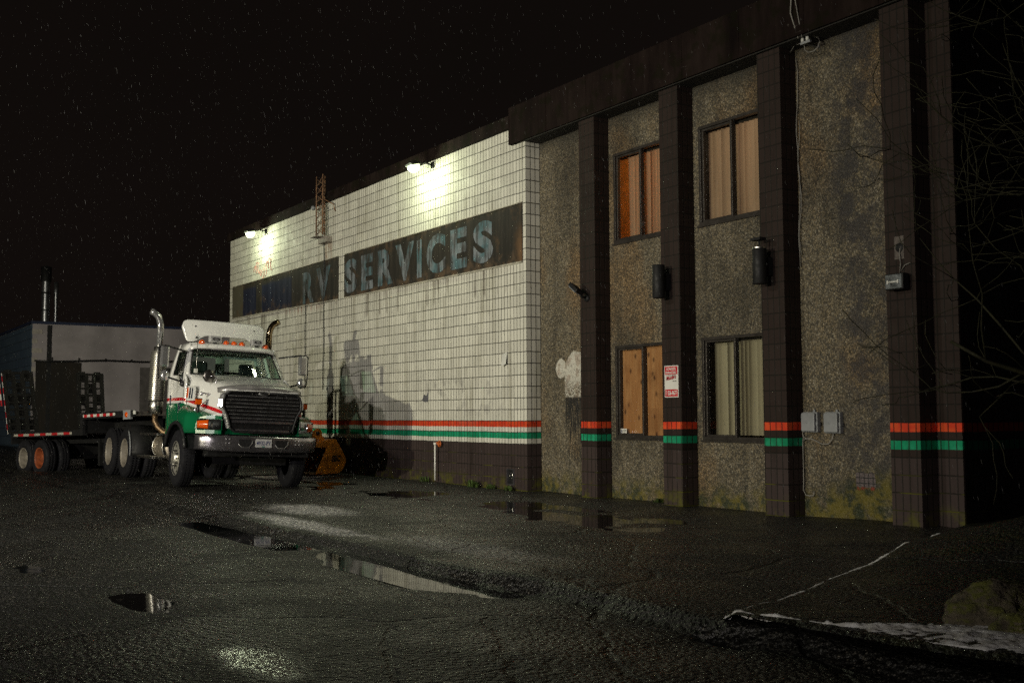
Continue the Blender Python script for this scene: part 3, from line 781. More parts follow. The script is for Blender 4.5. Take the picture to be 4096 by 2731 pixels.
# lattice antenna mast on a bracket
MA = empty('lattice_mast', (-8.62, 0, 5.6), 'rusty lattice antenna mast bracketed to the white wall', 'mast')
M_rust = plain('rusty_steel', (.20, .11, .06), .7, .2, var=.6, vs=12)
mb = MB(); c3 = [(-.19,-.20),(.19,-.20),(0,-.06)]
for a, b in c3: mb.tube([(a,b,.08),(a,b,1.55)], .018, 6)
for k in range(7):
    z = .1+k*.2
    for i in range(3):
        p, q = c3[i], c3[(i+1)%3]
        mb.tube([(p[0],p[1],z),(q[0],q[1],z+.2)], .008, 5); mb.tube([(q[0],q[1],z),(p[0],p[1],z+.2)], .008, 5)
mb.build('lattice', M_rust, MA)
mb = MB(); mb.box(-.22,.30,-.14,-.004,-.10,.04); mb.box(-.34,.06,-.30,-.02,.05,.065); mb.build('bracket', plain('grey_bracket', (.28,.25,.22), .6, .2, var=.4), MA, bevel=.006)
mb = MB(); mb.sphere((-.34,-.22,.80), .06); mb.tube([(-.34,-.22,.80),(-.19,-.2,.80)], .012); mb.build('insulator', M_grey, MA)
mb = MB(); mb.tube([(.19,-.2,.95),(.5,-.06,.78),(.52,-.02,.6)], .012); mb.build('tie_rod', M_rust, MA)
# cables hanging down the wall
for x, zt, zb, lab in ((-8.72, 5.55, 1.95, 'thin black cable hanging from the mast over the sign'), (-9.85, 4.45, 2.0, 'thin black cable hanging left of the mast from the sign')):
    mb = MB(); mb.tube([(x+.02*math.sin(k*1.3), -.035, zt+(zb-zt)*k/9) for k in range(10)], .011, 6)
    tag(mb.build('hanging_cable', M_black), lab, 'cable')
# graffiti marks
M_pink = plain('faded_pink_paint', (.50, .20, .17), .7, var=.3); M_inkb = plain('black_paint', (.012,.011,.011), .6)
mb = MB(); rnd = random.Random(11)
for k in range(9):
    x = -13.55+k*.16; z = 5.36+.10*math.sin(k*1.1)
    mb.tube([(x+.07*math.cos(a)*(1+.3*rnd.random()), -.003, z+.16*math.sin(a)) for a in [j*.55+k for j in range(7)]], .011, 5)
tag(mb.build('graffiti', M_pink), 'faint pink graffiti scrawl below the left flood lamp', 'graffiti')
mb = MB()
def blob(x, z, r):
    mb.add([(x+r*math.cos(a)*.8, -.004, z+r*math.sin(a)*1.25) for a in [2*PI*k/10 for k in range(10)]], [tuple(range(10))])
for x, z, r in ((-8.55,1.97,.05),(-8.22,1.97,.05),(-8.52,1.32,.055),(-8.27,1.32,.055),(-8.38,1.66,.04)): blob(x, z, r)
for pts in (((-8.55,1.95),(-8.46,1.8),(-8.37,1.68)), ((-8.22,1.95),(-8.3,1.8),(-8.37,1.68)), ((-8.38,1.66),(-8.42,1.5),(-8.52,1.34)), ((-8.38,1.6),(-8.33,1.48),(-8.27,1.34))):
    mb.tube([(x, -.003, z) for x, z in pts], .009, 5)
tag(mb.build('graffiti', M_inkb), 'small black cherry shaped paint mark beside the truck mirror', 'graffiti')
mb = MB(); mb.prism([(-.16,0),(.0,-.03),(.10,-.02),(.12,.20),(.03,.10),(-.06,.13)], lambda a,b: Vector((a-3.66,-.004,b+1.62)), lambda a,b: Vector((a-3.66,-.001,b+1.62)))
tag(mb.build('paint_chip', plain('bare_block', (.10,.10,.11), .8)), 'dark torn scrap of bare block on the white wall', 'chip')
mb = MB(); mb.add([(-.78,-.004,2.42),(-.62,-.004,2.46),(-.60,-.05,2.24),(-.72,-.07,2.20)], [(0,1,2,3)])
tag(mb.build('paper_scrap', M_whitepl, solid=.003), 'pale paper scrap curling off the white wall near the corner', 'scrap')

# stand pipe and wall box
SP = empty('stand_pipe', (-3.10, -.10, 0), 'white plastic stand pipe with orange valve wheel at the wall foot', 'pipe')
mb = MB(); mb.tube([(0,0,.05),(0,0,.76)], .017, 10); mb.tube([(0,0,.735),(0,0,.79)], .030, 10); mb.tube([(0,0,.765),(0,.06,.765),(0,.10,.765)], .022, 10); mb.build('pipe', M_pvc, SP)
mb = MB(); mb.tube([(.0,.02,.77),(-.0,.09,.77)], .03, 10); mb.lathe([(.055,0),(.07,.012),(.055,.024),(.042,.012),(.055,0)], (.12-.02,.03,.765), 'y', 14)
for k in range(3): mb.bar((.10+.06*math.cos(k*2.1),.042,.765+.06*math.sin(k*2.1)), (.10,.042,.765), .018)
mb.bar((0,.045,.765), (.10,.045,.765), .02); mb.build('valve', M_orange, SP)
WB = empty('wall_socket_box', (-.51, 0, .10), 'rusted open utility box set low in the brown wall', 'utility box')
mb = MB(); mb.box(-.12,-.09,-.03,0,0,.25); mb.box(.09,.12,-.03,0,0,.25); mb.box(-.12,.12,-.03,0,.25,.27); mb.box(-.12,.12,-.03,0,-.02,0); mb.build('frame', M_chromed, WB)
mb = MB(); mb.box(-.09,.09,-.012,-.002,0,.25); mb.build('back_plate', M_dark, WB)
mb = MB(); mb.lathe([(.045,-.025),(.058,-.02),(.058,-.012)], (.02,0,.15), 'y', 16); mb.tube([(.02,-.02,.15),(.02,-.055,.15)], .015, 8); mb.build('outlet', M_alu, WB)
# weeds
M_weed = plain('weed_leaf', (.06, .10, .02), .6, var=.5)
def weed(x, y, s, n, label, seed):
    rnd = random.Random(seed); mb = MB(); z = ground_h(x, y)
    for k in range(n):
        a = rnd.uniform(0, 2*PI); l = s*rnd.uniform(.5, 1.1); w = .010*rnd.uniform(.7,1.4)
        d = Vector((math.cos(a), math.sin(a)*.6, 0)); e = Vector((-d.y, d.x, 0)); ox = rnd.uniform(-s,s)*.8; b = Vector((x+ox, y+rnd.uniform(-.04,.04), z-.01))
        p1 = b + d*l*.4 + Vector((0,0,l*.75)); p2 = b + d*l*.95 + Vector((0,0,l*rnd.uniform(.3,.9)))
        mb.add([b-e*w, b+e*w, p1+e*w*1.2, p1-e*w*1.2, p2], [(0,1,2,3),(3,2,4)])
    return tag(mb.build('weed', M_weed, recalc=False), label, 'weed', 'weeds along the wall foot')
weed(-1.62, -.14, .17, 60, 'largest leafy green weed at the brown wall foot', 1)
weed(-1.02, -.12, .11, 36, 'low weed between the big weed and the rusted wall box', 2)
weed(-3.5, -.12, .14, 34, 'grassy weed left of the white stand pipe', 3)
weed(-.42, -.12, .12, 34, 'dry grass tuft below the rusted wall box', 4)
weed(3.2, .2, .09, 24, 'tiny weed under the plywood window', 5)

# ---------------------------------------------------------------- fittings on the pillars
def tube_light(x, z0, z1, label, cam=False):
    r = empty('wall_light', (x, 0, z0), label, 'wall light', group='dark cylinder wall lights')
    h = z1-z0
    mb = MB(); mb.lathe([(.0,0),(.085,0),(.092,.01),(.092,h-.01),(.085,h),(.0,h)], (0,-.20,0), 'z', 24); mb.build('cylinder', M_dark, r)
    mb = MB(); mb.box(-.05,.05,-.13,-.002,h*.25,h*.75); mb.build('wall_bracket', M_dark, r)
    if cam:
        mb = MB(); mb.lathe([(.094,h-.012),(.094,h+.004)], (0,-.2,0), 'z', 20); mb.build('top_ring', M_alu, r)
        mb = MB(); mb.tube([(0,-.2,h),(0,-.2,h+.1)], .012); mb.box(-.10,.07,-.26,-.14,h+.10,h+.135); mb.build('small_spotlight', M_dark, r)
tube_light(PX[1]+.17, 3.02, 3.51, 'dark cylinder wall light on the second brown pillar')
tube_light(PX[2]+.17, 3.02, 3.50, 'dark cylinder wall light topped by a small lamp on the third pillar', True)
FL = empty('spotlight', (PX[0]+.2, 0, 3.27), 'small unlit floodlight on the first brown pillar', 'spotlight')
a = Matrix.Translation((-.02,-.22,.08)) @ Matrix.Rotation(math.radians(35), 4, 'Y') @ Matrix.Rotation(math.radians(-20), 4, 'X')
mb = MB(); mb.box(-.12,.12,-.09,.09,-.03,.035, a); mb.build('housing', M_dark, FL, bevel=.01)
mb = MB(); mb.box(-.10,.10,-.075,.075,-.038,-.031, a); mb.build('glass', plain('lamp_glass', (.35,.40,.45), .12, .2), FL)
mb = MB(); mb.tube([(0,-.002,-.04),(0,-.10,-.05),(-.02,-.20,.06)], .02); mb.lathe([(0,-.04),(.055,-.04),(.06,-.002)], (0,0,-.06), 'y', 14); mb.build('bracket', M_dark, FL)
HF = empty('spotlight', (PX[3]+.22, 0, 2.84), 'square halogen floodlight with clear glass on the fourth pillar', 'spotlight')
mb = MB(); mb.box(-.125,.125,-.15,-.03,-.09,.10); mb.box(-.02,.02,-.03,-.002,-.03,.05); mb.build('housing', M_dark, HF, bevel=.012)
mb = MB(); mb.box(-.11,.11,-.158,-.152,-.075,.085); mb.build('reflector', plain('lamp_reflector', (.62,.68,.70), .18, .85, var=.7, vs=14), HF)
mb = MB(); mb.tube([(-.06,-.166,.0),(.06,-.166,.0)], .012); mb.bar((-.07,-.166,-.02),(-.07,-.166,.02),.02); mb.bar((.07,-.166,-.02),(.07,-.166,.02),.02); mb.build('bulb', M_whitepl, HF)
mb = MB(); mb.tube([(-.02,-.01,.12),(.01,-.03,.22),(-.01,-.02,.34),(.0,-.012,.42)], .006); mb.tube([(.0,-.01,.14),(.06,-.02,.2),(.13,-.01,.22)], .005); mb.build('wire', M_wire, HF)
PT = empty('broken_fixture_plate', (PX[3]+.2, 0, 3.26), 'bare scar with a round hole above the halogen floodlight', 'fixture plate')
mb = MB(); mb.box(-.07,.06,-.004,-.001,-.14,.13); mb.build('scar', plain('bare_plaster', (.10,.085,.075), .8, var=.5, vs=20), PT)
mb = MB(); mb.lathe([(0,-.012),(.05,-.012),(.055,-.004)], (0,0,-.005), 'y', 16); mb.build('round_box', M_dark, PT)

# parking sign
PS = empty('parking_sign', (3.63, 0, 1.57), 'red and white authorized parking only sign on the second pillar', 'sign')
M_signw = plain('sign_white', (.70,.69,.64), .4, var=.08); M_signred = plain('sign_red', (.50,.015,.025), .4, var=.12); M_txtw = plain('text_white', (.75,.74,.70), .5, var=.05); M_txtk = plain('text_black', (.02,.02,.02), .5); M_txtr = plain('text_red', (.42,.01,.02), .5)
mb = MB(); mb.box(0,.30,-.012,-.004,0,.466); mb.build('plate', M_signw, PS, bevel=.003)
mb = MB(); mb.box(.014,.286,-.0145,-.0125,.336,.452); mb.box(.014,.286,-.0145,-.0125,.014,.118); mb.each('red_panel', M_signred, PS)
mb = MB(); E = -.0165
put_text(mb, 'AUTHORIZED', (.045,E,.398), (1,0,0), (0,0,1), .21, .038, .02); put_text(mb, 'PARKING ONLY', (.032,E,.346), (1,0,0), (0,0,1), .236, .038, .02)
mb.build('white_text', M_txtw, PS); mb = MB(); put_text(mb, '526-9677', (.072,E,.034), (1,0,0), (0,0,1), .198, .066, .02); put_text(mb, '6', (.03,E,.086), (1,0,0), (0,0,1), .018, .022, .02); put_text(mb, '0', (.03,E,.058), (1,0,0), (0,0,1), .018, .022, .02); put_text(mb, '4', (.03,E,.03), (1,0,0), (0,0,1), .018, .022, .02)
mb.build('white_text', M_txtw, PS)
mb = MB(); put_text(mb, 'Mundie\'s', (.04,E,.248), (1,0,.12), (0,0,1), .22, .066, .025, .35); mb.build('red_script', M_txtr, PS)
mb = MB(); put_text(mb, 'VIOLATORS WILL BE TOWED AWAY', (.045,E,.322), (1,0,0), (0,0,1), .2, .010); mb.build('black_text', M_txtk, PS); mb = MB(); put_text(mb, 'AT OWNERS EXPENSE', (.11,E,.309), (1,0,0), (0,0,1), .13, .008); mb.build('black_text', M_txtk, PS); mb = MB(); put_text(mb, 'TOWING', (.18,E,.228), (1,0,0), (0,0,1), .085, .016, .01); mb.build('black_text', M_txtk, PS)
# alarm stickers on the glass
def sticker(x, z, w, h, txt, label):
    r = empty('alarm_sticker', (x, AY+.028, z), label, 'sticker')
    mb = MB(); mb.box(0,w,-.002,0,0,h); mb.build('plate', M_signw, r)
    mb = MB(); e = [(.045+.028*math.cos(k*PI/8), .5*h+.022*math.sin(k*PI/8)) for k in range(16)]; 
    mb.tube([(a,-.004,b) for a, b in e+e[:1]], .004, 4); mb.tube([(.045,-.003,.5*h),(.045,-.005,.5*h)], .012, 8)
    mb.build('eye_emblem', plain('navy_print', (.02,.03,.10), .5), r)
    if txt:
        mb = MB(); put_text(mb, txt, (.085,-.004,.5*h), (1,0,0), (0,0,1), .075, .026, .01); mb.bar((.085,-.003,.35*h),(.16,-.003,.35*h),.003,.004); mb.build('text', M_txtk, r)
sticker(2.15, 1.015, .175, .085, 'ACME', 'small white alarm sticker reading ACME on the plywood window')
sticker(5.345, 1.0, .085, .085, None, 'small white eye sticker on the cream blind window')

# grey junction boxes and cables
def jbox(x0, x1, z0, z1, label):
    r = empty('junction_box', (x0, AY, z0), label, 'junction box', group='grey junction boxes by the third pillar')
    w, h = x1-x0, z1-z0
    mb = MB(); mb.box(0,w,-.07,-.002,0,h); mb.build('base', M_grey, r, bevel=.008)
    mb = MB(); mb.box(.012,w-.012,-.115,-.071,.012,h-.012); mb.build('lid', M_grey, r, bevel=.012)
    mb = MB(); mb.box(w-.004,w+.022,-.09,-.03,h*.35,h*.5); mb.box(w*.6,w*.72,-.03,-.005,h,h+.03); mb.lathe([(0,-.119),(.016,-.119),(.018,-.116)], (w*.45,0,h*.5), 'y', 12); mb.each('latch', M_grey, r)
jbox(6.03, 6.275, 1.085, 1.345, 'grey junction box nearest the third pillar'); jbox(6.40, 6.64, 1.075, 1.345, 'grey junction box right of its twin')
mb = MB(); Y0 = AY-.03
mb.tube([(6.01,Y0,.10+.95),(5.995,Y0,.96),(5.995,Y0,.5),(5.99,Y0,.33),(6.03,Y0,.27),(6.10,Y0,.265),(6.16,Y0,.275),(6.165,Y0,.33)], .008, 6)
mb.tube([(6.0,Y0,.98),(6.05,Y0,1.0),(6.14,Y0,1.0),(6.24,Y0,.965),(6.32,Y0,.935),(6.42,Y0,.94),(6.48,Y0,1.0),(6.50,Y0,1.07)], .008, 6)
mb.tube([(5.99,Y0,1.12),(6.0,Y0,1.03),(6.06,Y0,1.0)], .008, 6)
tag(mb.build('wall_cable', M_wire), 'pale cable looping below the two grey junction boxes', 'cable')
mb = MB(); rnd = random.Random(8)
mb.tube([(6.02+.02*math.sin(k*.9)+rnd.uniform(-.008,.008), Y0+.005, 6.05-k*.2) for k in range(15)], .007, 5)
mb.tube([(6.04+.025*math.sin(k*1.3+1), Y0, 5.2-k*.2) for k in range(10)], .006, 5)
mb.tube([(6.0,.2,6.12),(6.12,.15,6.18),(6.28,.12,6.15),(6.42,.10,6.13)], .007, 5)
mb.tube([(6.45+.13*math.cos(a*.7), .10, 6.08+.10*math.sin(a*.7)) for a in range(14)], .007, 5)
mb.tube([(6.36,-.05,6.16),(6.30,-.12,6.5),(6.36,-.14,6.9),(6.33,-.2,7.3)], .010, 6); mb.tube([(6.42,-.05,6.16),(6.40,-.13,6.6),(6.33,-.16,7.2)], .008, 6)
tag(mb.build('service_cable', M_wire), 'tangled service cable dropping from the roof beside the third pillar', 'cable')
IN = empty('insulator_bracket', (6.40, .02, 6.10), 'small wall bracket holding the service cable under the fascia', 'bracket')
mb = MB(); mb.bar((-.06,0,0),(.10,0,0),.03); mb.bar((-.03,0,0),(-.03,0,.08),.02); mb.bar((.05,0,0),(.05,0,.09),.02); mb.bar((0,0,0),(0,.28,0),.025); mb.build('bracket', M_grey, IN)
mb = MB(); mb.tube([(-.03,0,.02),(-.03,0,.07)], .022); mb.tube([(.05,0,.02),(.05,0,.07)], .022); mb.each('insulator', M_whitepl, IN)
# ---------------------------------------------------------------- truck (local: +x forward, -y kerb side, z up)
TR = empty('semi_truck', (-4.46, -3.65, -.005), 'white and green semi truck with chrome bumper parked by the white wall', 'truck', rot=(math.radians(-2.6), 0, 0))
def lerp(a, b, t): return a+(b-a)*t
def shear(u, v):
    return u - .34*sst(u, .35, 1.15)*max(0, (abs(v)-.66)/.5)**1.6
ARC = .66
def hood_sec(u):
    t = max(0, min(1, (u+.32)/1.47))
    zt = 2.10 - .27*t**1.25; wt = lerp(.93, .69, t**.8); wf = lerp(1.0, .755, t**.9); zf = lerp(1.50, 1.315, t**1.1); wo = lerp(1.10, 1.21, sst(u, -.35, .1)) - .10*sst(u, .5, 1.15)
    zb = .985
    if abs(u) < ARC: zb = max(zb, .51+math.sqrt(ARC*ARC-u*u))
    zs = max(zf-.13, zb+.012)
    half = [(0, zt+.012), (wt*.45, zt+.008), (wt*.8, zt-.008), (wt*.95, zt-.035), (wt+.015, zt-.10), (lerp(wt, wf, .55)+.01, lerp(zt, zf, .5)), (wf, zf+.09), (wf+.03, zf+.035), (wf+.09, zf+.008), (lerp(wf, wo, .62), zf-.012), (wo-.04, zf-.045), (wo, zs-.0), (wo+.008, (zs+zb)/2), (wo, zb)]
    return half
us = [-.32+1.47*i/36 for i in range(37)]
mb = MB(); mb.smooth = True
rows = []
for u in us:
    h = hood_sec(u); full = [(-v, z) for v, z in h[::-1]] + h[1:]
    rows.append([Vector((shear(u, v), v, z)) for v, z in full])
mb.grid(rows)
# front cap and wheel arch return
f = rows[-1]; mb.smooth = False
mb.grid([f, [Vector((p.x-.10 if abs(p.y) < .72 else p.x, p.y, p.z-.02)) for p in f], [Vector((p.x-.10 if abs(p.y) < .72 else p.x, p.y, .985)) for p in f]])
mb.smooth = True
for s in (0, -1):
    mb.grid([[r[s] for r in rows], [Vector((r[s].x, r[s].y*.80, r[s].z)) for r in rows]])
HOOD = mb.build('hood', M_paint, TR, merge=True)
for sg in (-1, 1):      # black wheel arch lip
    mb = MB(); mb.smooth = True
    pts = [(ARC+.0)*1.0 for _ in range(1)]
    arc = [Vector((ARC*math.cos(a), sg*(1.215), .51+ARC*math.sin(a))) for a in [PI*.10+PI*.80*k/18 for k in range(19)]]
    for i in range(18):
        p, q = arc[i], arc[i+1]
        for r0 in (0,): pass
    mb.tube(arc, .035, 8)
    mb.grid([[p + Vector((0, -sg*k*.11, -.012)) for p in arc] for k in range(5)])
    mb.build('wheel_arch_trim', M_black, TR)
# inner wheel wells and engine bay block
mb = MB(); mb.box(-.3, 1.0, -.62, .62, .75, 1.5); mb.box(-.72, -.62, -1.12, 1.12, .62, 1.15); mb.build('engine_bay', M_dark, TR)

# grille
def ghalf(k=1.0, dz=0): return [(0,1.745+dz),(.60*k,1.735+dz),(.685*k,1.69),(.715*k,1.60),(.715*k,1.47),(.64*k,1.33),(.60*k,1.20),(.575*k,1.09),(.50*k,1.045-dz),(0,1.04-dz)]
def gpoly(k=1.0, dz=0):
    h = ghalf(k, dz); return h + [(-a, b) for a, b in h[-2:0:-1]]
def gu(v): return 1.185-.035*(v/.72)**2
mb = MB(); mb.prism(gpoly(), lambda a,b: Vector((gu(a)+.006,a,b)), lambda a,b: Vector((gu(a)-.05,a,b)))
GR = mb.build('grille', plain('grille_black', (.008,.008,.009), .45), TR)
def gw(z):
    h = ghalf(.97)
    for (a0, b0), (a1, b1) in zip(h[1:], h[2:]):
        if b1 <= z <= b0: return a0+(a1-a0)*(b0-z)/max(1e-6, b0-b1)
    return .5
mb = MB()
for k in range(7):
    z = 1.675-.066*k; w = gw(z)
    vs_ = [w*(q/6-1) for q in range(13)]
    mb.grid([[Vector((gu(v)+d, v, z+e)) for v in vs_] for d, e in ((.012,-.005),(.032,-.002),(.034,.003),(.014,.005))])
mb.each('bar', plain('grille_bar_chrome', (.42,.42,.43), .3, .5, var=.5), GR)
mb = MB()
for z, hh in ((1.215,.030),(1.066,.022)):
    w = gw(z)-.01; vs_ = [w*(q/6-1) for q in range(13)]
    mb.grid([[Vector((gu(v)+d, v, z+e)) for v in vs_] for d, e in ((.01,-hh),(.045,-hh*.5),(.045,hh*.5),(.01,hh))])
mb.each('lower_bar', M_chromed, GR)
mb = MB(); pp = gpoly(1.03, .012); mb.tube([(gu(a)+.02,a,b) for a, b in pp+pp[:1]], .020, 8); mb.build('rim', M_black, GR)
mb = MB()
for sg in (-1, 1):      # bright side flanks of the grille opening
    h = ghalf(1.055, .02)[1:8]; h2 = ghalf(1.13, .03)[1:8]
    mb.grid([[Vector((gu(a)+.012, sg*a, b)) for a, b in h], [Vector((gu(a)-.035, sg*a, b)) for a, b in h2]])
mb.smooth = True; mb.each('side_flank', M_chrome, GR, solid=.006)
mb = MB(); h = [(a, b) for a, b in ghalf(1.06, .03)[:3]]
mb.grid([[Vector((gu(v)+.012, v, z)) for v in [q/8*.66 for q in range(-8, 9)]] for z in (1.765, 1.79)] ); mb.build('upper_trim', M_cabwhite, GR, solid=.02)
mb = MB(); mb.lathe([(.0,.075),(.05,.07),(.062,.055),(.066,.03)], (1.15,0,1.735), 'x', 28)
EM = mb.build('emblem', M_chrome, GR); EM.scale = (1, 1.75, .62); EM.location = (0, 0, 1.735*(1-.62))
mb = MB(); mb.lathe([(0,.0775),(.040,.0765),(.044,.073)], (1.15,0,1.735), 'x', 24); q = mb.build('emblem_face', M_black, GR); q.scale = (1,1.8,.55); q.location = (.001,0,1.735*.45)
# chrome bug deflector on the nose
mb = MB(); mb.smooth = True
vs_ = [(-.80+1.6*q/24) for q in range(25)]
def bd(v): return 1.205-.10*(abs(v)/.8)**2-.20*max(0,(abs(v)-.6)/.2)**2*.6
mb.grid([[Vector((bd(v)+.02-e, v*k, z-.075*(abs(v)/.8)**3)) for v in vs_] for z, e, k in ((1.795,.0,1),(1.83,.004,1),(1.89,.035,.995))])
mb.build('bug_deflector', plain('dull_stainless', (.36,.35,.35), .34, .55, var=.25, vs=3), TR, solid=.008)

# bumper
mb = MB(); mb.smooth = True
vs_ = [(-1.15+2.30*q/40) for q in range(41)]
def bu(v): a = abs(v)/1.15; return 1.30-.09*a*a-.24*a**7
prof = [(-.16,.955,0),(-.03,.955,0),(-.004,.94,0),(0,.90,0),(-.004,.78,0),(-.03,.70,.03),(-.07,.665,.04)]
mb.grid([[Vector((bu(v)+d, v, z+lf*(abs(v)/1.15)**4)) for v in vs_] for d, z, lf in prof])
for sg in (0, -1):
    pass
BP = mb.build('bumper', M_chromed, TR, solid=.012)
mb = MB()
for c in (-.34, .34):
    pts = [(c-.125,.90),(c+.125,.90),(c+.115,.815),(c+.06,.765),(c-.06,.765),(c-.115,.815)]
    mb.prism(pts, lambda a,b: Vector((bu(a)+.010,a,b)), lambda a,b: Vector((bu(a)-.03,a,b)))
mb.each('tow_opening', M_black, BP)
mb = MB()
for c in (-.34, .34):
    pts = [(c+.13,.885),(c+.12,.815),(c+.062,.757),(c-.062,.757),(c-.12,.815)]
    mb.tube([(bu(a)+.012,a,b) for a, b in pts], .008, 6)
for v in (-.68,-.62,.62,.70):
    for z in (.83,.90): mb.sphere((bu(v)+.008,v,z), .016, 8, 6)
mb.each('bolt', M_chrome, BP)
mb = MB(); mb.box(1.306,1.312,-.152,.152,.765,.915); LP = mb.build('licence_plate', plain('plate_white', (.50,.50,.50), .4, var=.3), TR, bevel=.003)
mb = MB(); put_text(mb, '4932-PY', (1.3135,-.135,.805), (0,1,0), (0,0,1), .27, .075, .012); mb.build('plate_text', plain('plate_blue', (.03,.04,.16), .5), LP)
mb = MB(); mb.box(1.313,1.3145,-.03,.02,.772,.79); mb.build('plate_decal', plain('plate_green', (.02,.22,.18), .5), LP)

# headlights follow the swept fender front
def hs(v): return shear(1.15, v)
for sg in (-1, 1):
    def face(v0, v1, z0, z1, d, n=8, taper=0):
        return [[Vector((hs(v0+(v1-v0)*q/n)+d, sg*(v0+(v1-v0)*q/n), (z1-taper*q/n) if top else (z0+taper*.6*q/n))) for q in range(n+1)] for top in (0, 1)]
    mb = MB(); mb.smooth = True; mb.grid(face(.735,1.105,1.055,1.245,.010))
    HL = mb.build('headlight', M_black if sg < 0 else M_chromed, TR, solid=.008)
    mb = MB(); mb.smooth = True; mb.grid(face(.775,.925,1.075,1.225,.020)); mb.build('lens', M_lens, HL)
    mb = MB(); mb.lathe([(.0,-.01),(.03,-.008),(.06,.0),(.072,.012)], (hs(.85)+.004, sg*.85, 1.15), 'x', 20); mb.build('reflector', M_chrome, HL)
    mb = MB(); mb.smooth = True; mb.grid(face(.945,1.10,1.072,1.228,.022, taper=.02)); mb.build('turn_signal', M_amber, HL, solid=.006)
    mb = MB(); pts = [(.735,1.055),(.735,1.245),(1.105,1.245),(1.105,1.055)]; mb.tube([(hs(a)+.016, sg*a, b) for a, b in pts+pts[:1]], .010, 6); mb.build('bezel', M_chrome if sg > 0 else M_paint, HL)
    # fender marker and vents behind it
    mb = MB(); mb.box(.60,.67, sg*1.02-.06, sg*1.02+.06, 1.50,1.60); FM = mb.build('fender_marker', M_amber, TR, bevel=.012)
    mb = MB(); mb.box(.60,.67, sg*1.02-.065, sg*1.02+.065, 1.60,1.615); mb.tube([(.635,sg*1.02,1.50),(.635,sg*1.02,1.33)], .03, 8); mb.build('stem', M_black, FM)
    mb = MB()
    for k, (a, m_) in enumerate(((-.02,1),(.10,0),(.22,0))): pass
    poly = [(-.12,1.58),(-.12,1.80),(-.09,1.86),(.18,1.86),(.23,1.80),(.22,1.58)]
    yy = lambda a, b: sg*(1.005-.09*max(0,a)-.10*max(0,b-1.75))
    mb.prism(poly, lambda a,b: Vector((a,yy(a,b)+sg*.012,b)), lambda a,b: Vector((a,yy(a,b)-sg*.03,b)))
    VP = mb.build('vent_panel', M_cabwhite, TR, bevel=.004)
    mb = MB()
    for a in (.03,.14): mb.prism([(a,1.62),(a+.015,1.80),(a+.045,1.83),(a+.055,1.79),(a+.045,1.62)], lambda p,b: Vector((p,yy(p,b)+sg*.018,b)), lambda p,b: Vector((p,yy(p,b)-sg*.01,b)))
    mb.each('vent_slot', M_decal, VP)
    mb = MB(); mb.prism([(-.10,1.66),(-.085,1.80),(-.05,1.83),(-.04,1.68),(-.06,1.63)], lambda p,b: Vector((p,yy(p,b)+sg*.022,b)), lambda p,b: Vector((p,yy(p,b)-sg*.01,b))); mb.build('side_marker', M_amber, VP)

# cab shell
def vs_at(z): return 1.01 - .175*max(0, (z-2.0)/.7)**1.15 if z > 2.0 else 1.01
def wp(v, s, inset=0):     # windscreen: s 0 bottom .. 1 top
    z = 2.075+.545*s; hw = vs_at(z)-.02
    return Vector((-.20-.34*s-.16*(v/1.0)**2, v*hw, z))
mb = MB(); mb.smooth = True
N = 20
def ring_front():
    # header, sill and pillars around the glass opening
    a = .915
    vv = [-1+2*q/N for q in range(N+1)]
    mb.grid([[wp(v,0)+Vector((.03,0,-.10)) for v in vv], [wp(v,0.03)+Vector((.01,0,0)) for v in vv]])
    mb.grid([[wp(v,.95) for v in vv], [wp(v,1.02)+Vector((.015,0,.0)) for v in vv]])
    for sg in (-1, 1):
        mb.grid([[wp(sg*q,s) for q in (.925,.96,1.0)] for s in [k/8 for k in range(9)]])
ring_front()
# visor and roof
vv = [-1+2*q/N for q in range(N+1)]
def roofp(v, u, z, k=1.0): return Vector((u-.14*v*v*(1 if u > -.7 else 0), v*.875*k, z-.03*v*v-.05*max(0,(abs(v)-.85)/.15)**2))
mb.grid([[wp(v,1.0)+Vector((-.01,0,.0)) for v in vv], [roofp(v,-.455,2.635,1.0) for v in vv], [roofp(v,-.45,2.665,1.0) for v in vv], [roofp(v,-.50,2.705,.985) for v in vv], [roofp(v,-.75,2.745,.97) for v in vv], [roofp(v,-1.25,2.755,.96) for v in vv], [roofp(v,-1.34,2.735,.95) for v in vv], [roofp(v,-1.37,2.66,.97) for v in vv]])
# sides: rear pillar, sill, header rail, pillar foot
def sd(u, z, sg): return Vector((u, sg*vs_at(z), z))
for sg in (-1, 1):
    mb.grid([[sd(u, z, sg) for u in (-1.37,-1.28,-1.20)] for z in (1.0,1.4,2.0,2.2,2.4,2.6,2.70)])
    mb.grid([[sd(u, z, sg) for u in (-1.20,-.9,-.62)] for z in (2.575,2.64,2.69)])
    mb.grid([[sd(u, z, sg) for u in (-.32,-.26,-.16)] for z in (1.0,1.5,1.9,1.98)])
    mb.grid([[sd(-.30,1.98,sg), sd(-.16,1.98,sg)], [sd(-.40,2.10,sg), wp(sg,.04)], [sd(-.52,2.35,sg), wp(sg,.5)], [sd(-.66,2.60,sg), wp(sg,1.0)]])
    mb.grid([[sd(u, z, sg) for u in (-1.20,-.75,-.32)] for z in (.98,1.04)])
# rear wall with two windows
ys = [-1.0,-.80,-.10,.10,.80,1.0]; zs = [1.0,2.06,2.50,2.70]
vsx = [Vector((-1.37, y*vs_at(z)/1.01, z)) for z in zs for y in ys]; fsx = [(j*6+i, j*6+i+1, (j+1)*6+i+1, (j+1)*6+i) for j in range(3) for i in range(5) if not (j == 1 and i in (1, 3))]
mb.add(vsx, fsx)
CAB = mb.build('cab', M_paint, TR, solid=.025)
